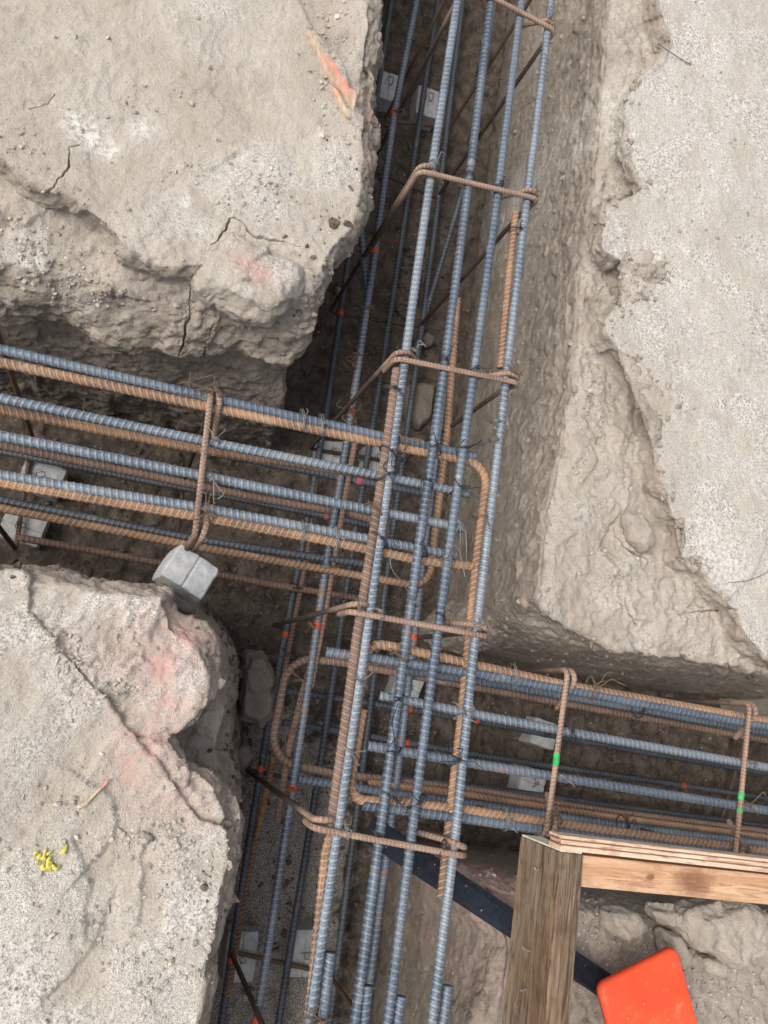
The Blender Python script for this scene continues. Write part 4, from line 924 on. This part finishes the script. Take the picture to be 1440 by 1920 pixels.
# ------------------------------------------------------------------ lumps of soil
def lump(label, px, h, thick, cat='soil clod', name='soil_clod', voxel=.004, amp=.006, inset=.80, wall=.7, pinkspots=(), grit_=.3, dark=0., seed=0, bulge=1.04, group='loose clods of broken soil'):
    P_ = np.array([at(x, y, h) for x, y in px]); P_ = resample(np.vstack([P_, P_[:1]]), 40)[:-1]; c = P_.mean(0)
    lv = []
    for k, (s, dz) in enumerate(((inset * .55, .004), (inset, 0), (1.0, -thick * .3), (bulge, -thick * .65), (.9, -thick))):
        q = c + (P_ - c) * s; q[:, 2] = EYE - h + dz; lv.append(q)
    b = bmesh.new(); loft_bm(b, lv); co_, nr_, q_ = remesh(b, voxel, 2)
    d_ = amp * fbm(co_ * 22, 4, seed + 3, .55, True) + amp * .8 * fbm(co_ * 45, 3, seed + 9)
    d_ = d_ * .7 + amp * .8 * facets(co_ * 17, seed + 700)
    co_ = co_ + nr_ * d_[:, None]
    o = fast_mesh(name, co_, q_, SOIL)
    setattr_(o, 'wall', np.full(len(co_), wall)); setattr_(o, 'grit', np.clip(nr_[:, 2], 0, 1) * grit_); setattr_(o, 'damp', np.full(len(co_), dark))
    setattr_(o, 'pink', blob(co_, pinkspots, h) if pinkspots else np.zeros(len(co_)))
    return tag(o, label, cat, group)
lump('cracked off clod with a bright orange paint patch at the bank corner', [(398, 462), (436, 424), (452, 432), (472, 458), (510, 464), (560, 478), (576, 500), (570, 538), (545, 568), (510, 586), (470, 578), (405, 545), (372, 520), (374, 498)], 1.392, .085, pinkspots=[(460, 500, 20, 1), (490, 518, 22, 1), (440, 492, 14, .8), (475, 505, 16, 1)], seed=4, amp=.009, grit_=.55, wall=.35)
lump('tall grey slab of soil standing on the floor beside the lower left bank', [(470, 1226), (498, 1221), (520, 1268), (514, 1338), (492, 1362), (452, 1350), (453, 1300), (461, 1250)], 2.02, .15, dark=.45, seed=8, amp=.008)
lump('squat dark clod just below the tall grey slab', [(436, 1398), (466, 1392), (478, 1416), (462, 1440), (436, 1436)], 2.06, .10, dark=.6, seed=12, amp=.01)
lump('flat kite-shaped stone on the floor of the main trench', [(761, 722), (790, 714), (818, 718), (810, 780), (790, 800), (768, 780), (760, 748)], 2.13, .05, cat='stone', name='stone', dark=.55, seed=17, amp=.004, inset=.9, wall=1)
lump('small round dark stone beside the loose leaning bar', [(791, 628), (802, 622), (815, 630), (814, 644), (800, 648), (790, 640)], 2.14, .03, cat='stone', name='stone', dark=.7, seed=21, amp=.003, wall=1)
lump('small oval pebble by the far left bottom bar near the orange paint', [(629, 538), (636, 535), (641, 542), (639, 549), (632, 548)], 2.15, .02, cat='stone', name='stone', dark=.15, seed=23, amp=.0015, voxel=.003, wall=.4)
lump('large pale broken crust boulder at the lower right photo edge', [(1313, 1722), (1350, 1708), (1400, 1702), (1438, 1704), (1462, 1742), (1438, 1800), (1407, 1824), (1377, 1812), (1345, 1796), (1320, 1784), (1310, 1750)], 1.44, .10, seed=25, amp=.012, wall=.45, grit_=.35)
lump('cracked clod just under the large pale boulder', [(1320, 1797), (1350, 1802), (1378, 1812), (1380, 1830), (1345, 1836), (1326, 1822)], 1.47, .06, seed=27, amp=.008, wall=.55)
lump('upright broken clod left of the large pale boulder', [(1258, 1752), (1276, 1756), (1300, 1790), (1304, 1818), (1282, 1824), (1266, 1790)], 1.47, .06, seed=29, amp=.007, wall=.6)
lump('small angular clod above the upright broken clod', [(1280, 1744), (1296, 1746), (1306, 1764), (1296, 1770), (1282, 1762)], 1.48, .05, seed=31, amp=.005, wall=.6)
lump('flat clod near the wooden rail in the rubble', [(1150, 1712), (1200, 1712), (1225, 1740), (1205, 1765), (1165, 1760), (1148, 1738)], 1.49, .05, seed=33, amp=.010, wall=.6)
lump('half buried clod in the rubble between strap and boulder', [(1230, 1712), (1262, 1706), (1296, 1722), (1292, 1744), (1256, 1742)], 1.49, .05, seed=37, amp=.010, wall=.7)
lump('small loose clod lying in the broken hollow of the right bank', [(1192, 470), (1214, 464), (1228, 478), (1222, 498), (1200, 502), (1186, 488)], 1.40, .04, seed=41, amp=.007, wall=.4, grit_=.5)
lump('flat clod wedged in the long crack of the right bank', [(1180, 962), (1206, 958), (1228, 990), (1236, 1020), (1216, 1034), (1190, 1012)], 1.418, .04, seed=43, amp=.004, wall=.7)
lump('small clod on the ledge under the cracked bank', [(250, 508), (272, 500), (290, 506), (286, 522), (262, 524)], 1.45, .03, seed=45, amp=.005, wall=.8)
lump('round lump of gritty soil with yellow flecks at lower left', [(252, 1568), (268, 1562), (292, 1566), (296, 1582), (276, 1592), (256, 1586)], 1.392, .03, seed=47, amp=.006, wall=.2, grit_=.6, voxel=.003)
lump('mound of crumbled soil slumped at the foot of the right bank corner', [(893, 1168), (920, 1128), (962, 1112), (1008, 1140), (1012, 1186), (962, 1206), (915, 1200)], 1.74, .42, seed=53, amp=.012, wall=.8, inset=.55, bulge=1.2)
lump('soil heap under the tilted spacer block', [(300, 1090), (330, 1082), (365, 1100), (378, 1128), (360, 1150), (325, 1140)], 1.605, .25, seed=49, amp=.008, wall=1, dark=.1, inset=.9)

# gravel, crumbs and flecks nobody could count
ico = bmesh.new(); bmesh.ops.create_icosphere(ico, subdivisions=1, radius=1); IV = np.array([v.co[:] for v in ico.verts]); IF = np.array([[v.index for v in f.verts] for f in ico.faces]); ico.free()
def scatter(name, label, spots, mat, size, sink=.35, flat=.7):
    V_, F_ = [], []; n0 = 0; q = 0
    for x, y, rx, ry, n in spots:
        for _ in range(n):
            p = see(x + rng.normal() * rx, y + rng.normal() * ry)
            if p is None: continue
            s = size[0] * (size[1] / size[0]) ** (rng.random() ** 1.8)
            M = np.linalg.qr(rng.normal(size=(3, 3)))[0] * np.array([1, rng.uniform(.6, 1), rng.uniform(.5, .9)])
            v = (IV * (1 + .28 * rng.normal(size=(len(IV), 1)))) @ M.T * s; v[:, 2] *= flat
            v = v + np.array(p) + np.array([0, 0, s * sink]); V_.append(v); F_.append(IF + n0); n0 += len(IV)
    o = fast_mesh(name, np.vstack(V_), np.vstack(F_), mat)
    o.data.shade_flat()
    return tag(o, label, 'gravel', kind='stuff')
PEB = plain('pebble_grey', (.43, .385, .325), .9, 0, .4, .45)
PEBD = plain('damp_crumb', (.13, .105, .085), .92, 0, .4, .4)
WHT = plain('white_fleck', (.78, .77, .74), .8, 0, .1, .1)
scatter('gravel', 'dry soil crumbs and fine gravel on the banks', [
 (610, 110, 18, 60, 140), (640, 60, 30, 40, 60), (650, 250, 20, 40, 60), (480, 355, 40, 25, 90), (360, 318, 25, 12, 25), (60, 470, 50, 30, 180), (160, 540, 40, 25, 120), (40, 275, 25, 35, 60), (300, 300, 150, 130, 220), (1330, 300, 70, 200, 160), (1340, 800, 70, 200, 160), (150, 1750, 120, 110, 160),
 (1115, 760, 18, 40, 160), (1110, 950, 18, 50, 170), (1160, 1090, 28, 30, 120), (1185, 535, 30, 16, 130), (1165, 320, 12, 20, 30), (1240, 70, 10, 18, 25), (1300, 1060, 20, 25, 50), (1190, 1000, 25, 40, 40),
 (130, 1250, 18, 28, 160), (250, 1180, 25, 25, 40), (240, 1295, 25, 14, 90), (270, 1570, 40, 15, 90), (340, 1600, 40, 50, 160), (150, 1600, 80, 100, 120), (330, 1800, 70, 60, 120), (130, 1520, 10, 12, 30),
 (1200, 1770, 70, 40, 380), (1260, 1850, 90, 50, 260), (1360, 1870, 60, 40, 200), (900, 1660, 25, 18, 60), (1140, 1740, 30, 25, 120)], PEB, (.0011, .0062))
edge = [(x, y, 9, 9, 9) for x, y in RUC[4:]] + [(x + rng.normal() * 14, y + 12, 16, 8, 8) for x, y in ULB[3][1][::2]] + [(x - 6, y, 8, 10, 4) for x, y in LLA[6:14]] + [(x, y, 10, 8, 5) for x, y in LIPB[:6]] + [(x, y, 8, 12, 4) for x, y in LIP[3:]]
FRAG = plain('soil_fragment', (.33, .285, .235), .95, 0, .6, .3)
edge += [(1020, 200, 40, 130, 60), (985, 500, 40, 130, 70), (950, 850, 40, 130, 70), (925, 1130, 30, 40, 50), (1000, 1240, 120, 14, 60), (930, 1170, 22, 12, 40), (820, 1780, 50, 80, 30)]
scatter('soil_fragments', 'small broken soil fragments along the bank edges', edge, FRAG, (.0022, .0115), .15)
scatter('soil_crumbs', 'damp soil crumbs on the trench floor', [
 (760, 300, 45, 150, 260), (700, 620, 70, 110, 420), (780, 480, 40, 120, 260), (600, 1100, 120, 50, 380), (470, 1300, 30, 110, 260), (300, 920, 180, 60, 380), (640, 1350, 80, 60, 260), (1100, 1410, 180, 60, 500), (560, 1650, 80, 150, 220), (860, 1570, 40, 14, 90), (440, 1170, 25, 40, 90), (150, 1060, 90, 10, 50)], PEBD, (.0018, .0125), .3)
scatter('white_flecks', 'white flecks sprinkled over the trench floor', [(760, 300, 45, 170, 60), (740, 560, 60, 120, 70), (620, 1080, 120, 60, 45), (640, 1330, 90, 60, 45), (1150, 1330, 160, 14, 70), (1120, 1420, 170, 50, 60), (300, 900, 180, 60, 30), (600, 1500, 60, 40, 16)], WHT, (.0010, .0024), .5)

# ------------------------------------------------------------------ formwork corner: weathered beam, ripped plywood strip, fresh rail
WOLD = wood_mat('weathered_wood', (.14, .085, .048), (.26, .172, .10), (.055, .036, .024), 1, grey=(.22, .195, .16))
WNEW = wood_mat('fresh_pine', (.52, .30, .165), (.66, .44, .275), (.38, .18, .10), 0, knots=True)
WPLY = wood_mat('plywood', (.62, .46, .32), (.74, .58, .43), (.36, .17, .10), 0)
WPLYD = wood_mat('plywood_glue_layer', (.30, .14, .09), (.40, .20, .12), (.20, .09, .06), 0)
WEND = wood_mat('sawn_end', (.66, .58, .46), (.76, .70, .60), (.50, .42, .32), 2)
form = empty('formwork', tuple(at(1072, 1600, 1.16)))
def wbox(name, p0, p1, mat, parent, jitter=.0012, bev=.002):
    b = bmesh.new(); bmesh.ops.create_cube(b, size=1); p0 = np.array(p0); p1 = np.array(p1); s = p1 - p0
    for v in b.verts: v.co = Vector(p0 + (np.array(v.co) + .5) * s)
    bmesh.ops.bevel(b, geom=b.edges[:], offset=bev, segments=2, affect='EDGES', profile=.5)
    L_ = int(np.argmax(s)); ax_ = [e for e in b.edges if abs((e.verts[0].co - e.verts[1].co)[L_]) > .05]
    bmesh.ops.subdivide_edges(b, edges=ax_, cuts=24)
    for v in b.verts:
        q = Vector(v.co) * 9; v.co += Vector((mnoise.noise(q), mnoise.noise(q + Vector((7, 3, 1))), mnoise.noise(q + Vector((1, 8, 3))))) * jitter
    o = bm_obj(name, b, mat); adopt(o, parent); return o
q0 = at(1051, 1598, 1.16); q1 = at(1094, 1611, 1.16); xa, xb, ye = q0[0], q1[0], q0[1]
wbox('beam', (xa, ye - 1.0, EYE - 1.292), (xb, ye, EYE - 1.16), WOLD, form)
wbox('sawn_end', (xa + .002, ye + .0002, EYE - 1.290), (xb - .002, ye + .003, EYE - 1.162), WEND, form, jitter=.0002, bev=.0008)
py0 = ye + .0035
pxl = at(1050, 1590, 1.158)[0]
for k, (dx, m_) in enumerate(((0.0, WPLY), (-.004, WPLYD), (.001, WPLY), (-.006, WPLYD), (-.002, WPLY))):
    t0, t1 = [(0, .0075), (.0075, .0095), (.0095, .0155), (.0155, .0175), (.0175, .0225)][k]
    if k == 0: ply = empty('plywood_strip', (pxl, py0, EYE - 1.17)); adopt(ply, form)
    o = wbox('layer', (pxl + dx, py0 + t0 + .0001, EYE - 1.192), (pxl + 1.15, py0 + t1, EYE - 1.156 - (.0018 if m_ is WPLYD else 0)), m_, None, jitter=.0006, bev=.0007) if False else None
    b_o = bmesh.new(); bmesh.ops.create_cube(b_o, size=1)
    p0 = np.array((pxl + dx, py0 + t0 + .0001, EYE - 1.192)); p1 = np.array((pxl + 1.15, py0 + t1, EYE - 1.156 - (.0018 if m_ is WPLYD else 0)))
    for v in b_o.verts: v.co = Vector(p0 + (np.array(v.co) + .5) * (p1 - p0)) - Vector((pxl, py0, EYE - 1.17))
    bmesh.ops.bevel(b_o, geom=b_o.edges[:], offset=.0006, segments=1, affect='EDGES')
    bm_obj('layer', b_o, m_, ply)
r0 = at(1096, 1613, 1.166)
wbox('rail', (xb + .0015, ye - .050, EYE - 1.255), (xb + 1.10, ye - .0015, EYE - 1.166), WNEW, form)
wbox('stake', (xb + .95, ye - .095, -.62), (xb + .99, ye - .0515, EYE - 1.166), WOLD, form)
wbox('stake', (xa - .0405, ye - .98, -.62), (xa - .0015, ye - .94, EYE - 1.20), WOLD, form)
NAIL = plain('nail_steel', (.55, .55, .55), .35, .8, .1, .2)
for x, y, v_ in ((988, 1783, (-.016, .003, .002)), (1004, 1856, (-.014, -.002, .004)), (1008, 1632, (-.006, .001, .001))):
    c = at(x, y, 1.225); c[0] = xa - .0002
    st = [c + np.array([.004, 0, 0]), c, c + np.array(v_) * .6, c + np.array(v_) + np.array([0, .004, 0])]
    o = wire_obj('nail', [spline(st, 5)], .0017, NAIL); adopt(o, form)
form.rotation_euler = (0, 0, R(-1.0))
tag(form, 'wooden form corner of weathered beam, ripped plywood strip and fresh knotty rail', 'formwork')

# ------------------------------------------------------------------ black perforated strap across the trench corner
from mathutils.geometry import delaunay_2d_cdt
HS = 1.475
s0 = at(690, 1552, HS); s1 = at(1165, 1868, HS); dv = s1 - s0; Ls = np.linalg.norm(dv); ux = dv / Ls; uz = np.array([0, 0, 1.]); uy = np.cross(uz, ux); uy /= np.linalg.norm(uy); uz = np.cross(ux, uy)
W2 = .0245; Ls += .10
vs = [Vector((0, -W2)), Vector((Ls, -W2)), Vector((Ls, W2)), Vector((0, W2))]; loops_ = [[0, 1, 2, 3]]; holes = []
for k in range(9):
    for sy, ox in ((-.011, 0), (.011, .026)):
        cx_ = .05 + k * .078 + ox
        if cx_ > Ls - .02: continue
        holes.append((cx_, sy)); st_ = len(vs)
        vs += [Vector((cx_ + .0024 * math.cos(t * math.pi / 4), sy + .0024 * math.sin(t * math.pi / 4))) for t in range(8)]; loops_.append(list(range(st_, st_ + 8)))
ov, oe, of_, *_r = delaunay_2d_cdt(vs, [], loops_, 0, 1e-5)
b = bmesh.new(); bv = [b.verts.new(Vector(s0 + ux * v.x + uy * v.y + uz * (.004 * math.sin(v.x * 6)))) for v in ov]
for f in of_:
    c = sum((ov[i] for i in f), Vector((0, 0))) / len(f)
    if any((c.x - hx) ** 2 + (c.y - hy) ** 2 < .0024 ** 2 for hx, hy in holes): continue
    try: b.faces.new([bv[i] for i in f])
    except ValueError: pass
bmesh.ops.recalc_face_normals(b, faces=b.faces)
r_ = bmesh.ops.extrude_face_region(b, geom=b.faces[:])
for v in [g for g in r_['geom'] if isinstance(g, bmesh.types.BMVert)]: v.co -= Vector(uz * .0025)
bmesh.ops.recalc_face_normals(b, faces=b.faces)
BLK = plain('black_enamel', (.016, .020, .028), .38, 0., .12, .3)
o = bm_obj('metal_strap', b, BLK); tag(o, 'flat black metal strap with small holes running under the wooden form', 'strap')

# ------------------------------------------------------------------ orange plastic cap on its steel pin
capc = at(1224, 1905, 1.40); e0 = at(1258, 1790, 1.40) - at(1117, 1866, 1.40); rotz = math.atan2(e0[1], e0[0]); side = .190
root = empty('safety_cap', tuple(capc)); root.rotation_euler = (R(2), R(-2), rotz)
def rsq(s, rad, z, n=7):
    out = []
    for k, (sx, sy) in enumerate(((1, 1), (-1, 1), (-1, -1), (1, -1))):
        for j in range(n):
            t = math.pi / 2 * (k + j / (n - 1)); out.append((sx * (s - rad) + rad * math.cos(t), sy * (s - rad) + rad * math.sin(t), z))
    return out
b = bmesh.new(); hs = side / 2
rings = [rsq(hs * .30, .012, -.0012), rsq(hs * .72, .014, -.0008), rsq(hs * .90, .015, .0), rsq(hs * .955, .016, -.0008), rsq(hs * .985, .017, -.0035), rsq(hs, .018, -.008), rsq(hs * 1.005, .018, -.016), rsq(hs * .985, .018, -.0165), rsq(hs * .96, .016, -.010), rsq(hs * .3, .012, -.0075)]
rv = [[b.verts.new(p) for p in r_] for r_ in rings]; n = len(rv[0])
for a_, c_ in zip(rv[:-1], rv[1:]):
    for i in range(n): b.faces.new((a_[i], a_[(i + 1) % n], c_[(i + 1) % n], c_[i]))
b.faces.new(rv[0]); b.faces.new(rv[-1][::-1]); bmesh.ops.recalc_face_normals(b, faces=b.faces)
mo = NT('orange_plastic'); nn = mo.noise(7, 3); n3 = mo.noise(160, 3)
oc = mo.mix(mo.ramp(nn, .3, .7), (.86, .075, .022), (.95, .105, .035)); oc = mo.mix(mo.ramp(n3, .62, .75, 0, .35), oc, (.62, .16, .09)); oc = mo.mix(mo.ramp(mo.noise(24, 5, .75), .54, .72, 0, .35), oc, (.74, .34, .22)); oc = mo.mix(mo.ramp(mo.noise(1, 4, .7, mo.scalev((30, 320, 60))), .62, .72, 0, .4), oc, (.60, .07, .03))
ORP = mo.done(oc, .48, mo.bump(n3, .06, .0006), 0, .4)
bm_obj('plate', b, ORP, root, smooth=True)
for dx, dy in ((-.012, .028), (-.052, .018), (.03, -.02)):
    b = bmesh.new(); bmesh.ops.create_cone(b, cap_ends=True, segments=12, radius1=.0028, radius2=.0022, depth=.0012)
    for v in b.verts: v.co += Vector((dx, dy, -.0003))
    bm_obj('mould_mark', b, plain('mould_mark', (.70, .16, .09), .5), root, smooth=True)
b = bmesh.new(); bmesh.ops.create_cone(b, cap_ends=True, segments=20, radius1=.017, radius2=.021, depth=.07)
for v in b.verts: v.co.z -= .043
bm_obj('socket', b, ORP, root, smooth=True)
tag(root, 'bright orange square plastic cap with rounded corners at the lower right', 'safety cap')
pz, q = rib_tube('pin', np.array([capc + np.array([0, 0, -.07]), capc + np.array([0, 0, -.25])]), .007, RUST); pz.name = 'steel_pin'; tag(pz, 'short rusty steel pin standing under the orange cap', 'steel pin')

# ------------------------------------------------------------------ scraps
def flat_prism(name, px, lift, thick, mat, label, cat, paintspots=(), lean=0.):
    P_ = np.array([np.array(see(x, y)) for x, y in px]); P_ = resample(np.vstack([P_, P_[:1]]), 44)[:-1]; c = P_.mean(0); zt = np.linspace(0, 0, len(P_))
    A = np.c_[P_[:, :2], np.ones(len(P_))]; co_, *_x = np.linalg.lstsq(A, P_[:, 2], rcond=None); P_[:, 2] = A @ co_ + lift
    lv = [c + (P_ - c) * np.array([.94, .94, 1]), P_ - [0, 0, thick * .3], P_ - [0, 0, thick]]
    lv[0][:, 2] = (np.c_[lv[0][:, :2], np.ones(len(P_))] @ co_) + lift
    b = bmesh.new(); loft_bm(b, lv); bmesh.ops.recalc_face_normals(b, faces=b.faces)
    bmesh.ops.subdivide_edges(b, edges=b.edges[:], cuts=1, use_grid_fill=True)
    for v in b.verts: v.co += Vector((0, 0, .0025 * mnoise.noise(Vector(v.co) * 70)))
    o = bm_obj(name, b, mat); v_ = np.array([v.co[:] for v in o.data.vertices])
    setattr_(o, 'pink', blob(v_, paintspots, 1.41) if paintspots else np.zeros(len(v_)))
    return tag(o, label, cat)
mw = NT('painted_splinter'); gv = mw.noise(1, 5, .65, mw.scalev((120, 30, 60)), .6)
cw = mw.mix(mw.ramp(gv, .3, .7), (.46, .34, .23), (.62, .50, .37)); cw = mw.mix(mw.math('MULTIPLY', mw.attr('pink'), mw.ramp(mw.noise(60, 4, .7), .30, .55)), cw, (.80, .30, .20))
SPL = mw.done(cw, .85, mw.bump(gv, .6, .002))
flat_prism('wood_splinter', [(574, 62), (584, 68), (599, 90), (622, 118), (640, 145), (655, 170), (667, 190), (664, 212), (652, 200), (640, 178), (622, 160), (608, 135), (595, 104)], .012, .016, SPL, 'split wooden stake with orange paint pressed into the bank near its edge', 'splinter', [(628, 145, 16, 1), (645, 170, 18, 1), (612, 132, 12, .8)])
flat_prism('wood_splinter', [(622, 166), (632, 175), (640, 195), (650, 214), (655, 226), (646, 220), (634, 200)], .010, .010, SPL, 'narrow pink stained sliver beside the orange painted stake', 'splinter', [(632, 185, 14, .7)])
flat_prism('wood_chip', [(596, 240), (604, 244), (608, 256), (606, 261), (599, 258)], .006, .006, plain('pale_wood', (.66, .58, .48), .85), 'small pale wood chip on the bank near its edge', 'wood chip')
flat_prism('wood_chip', [(627, 30), (634, 31), (635, 36), (629, 37)], .005, .006, plain('pale_stone', (.74, .71, .66), .85), 'small white pebble near the top bank edge', 'pebble')
flat_prism('wood_splinter', [(147, 1508), (156, 1504), (182, 1480), (198, 1464), (205, 1459), (200, 1468), (180, 1488), (160, 1510), (150, 1514)], .010, .006, SPL, 'straw coloured splinter with a bright pink tip on the lower left bank', 'splinter', [(200, 1463, 16, 1)])
YELM = plain('yellow_film', (.62, .55, .12), .55, 0, .2, .15)
b = bmesh.new()
for k in range(16):
    p = np.array(see(72 + rng.random() * 36, 1598 + rng.random() * 26)); ang = rng.random() * 6.3; L_ = rng.uniform(.010, .024); W_ = rng.uniform(.0016, .0040); rows = []
    for j in range(8):
        t = j / 7; a2 = ang + (1.2 + 2.2 * (k % 3)) * t * (1 if k % 2 else -1)
        p = p + np.array([math.cos(a2), math.sin(a2), 0]) * L_ / 7; zz_ = .002 + .005 * math.sin(math.pi * t) * rng.uniform(.6, 1.2)
        s_ = np.array([-math.sin(a2), math.cos(a2), .5 * math.sin(5 * t + k)]) * W_ * math.sin(math.pi * (t * .85 + .1))
        rows.append([b.verts.new(Vector(p + [0, 0, zz_] + s_)), b.verts.new(Vector(p + [0, 0, zz_ + .001])), b.verts.new(Vector(p + [0, 0, zz_] - s_))])
    for r0_, r1_ in zip(rows[:-1], rows[1:]):
        b.faces.new((r0_[0], r0_[1], r1_[1], r1_[0])); b.faces.new((r0_[1], r0_[2], r1_[2], r1_[1]))
o = bm_obj('plastic_scrap', b, YELM, smooth=True); so_ = o.modifiers.new('thickness', 'SOLIDIFY'); so_.thickness = .0006
tag(o, 'crumpled bright yellow scrap on the pale crust at lower left', 'scrap')
for px, lab in (([(728, 458), (736, 454), (745, 452), (738, 458)], 'shred of magenta ribbon on the main trench floor'), ([(979, 1380), (985, 1384), (986, 1392), (980, 1390)], 'shred of pink ribbon on the right cage floor')):
    pts = [np.array(see(x, y)) + [0, 0, .004 + .002 * (i % 2)] for i, (x, y) in enumerate(px)]
    o = wire_obj('ribbon_shred', [spline(pts, 6)], .0016, PINKP); tag(o, lab, 'ribbon')
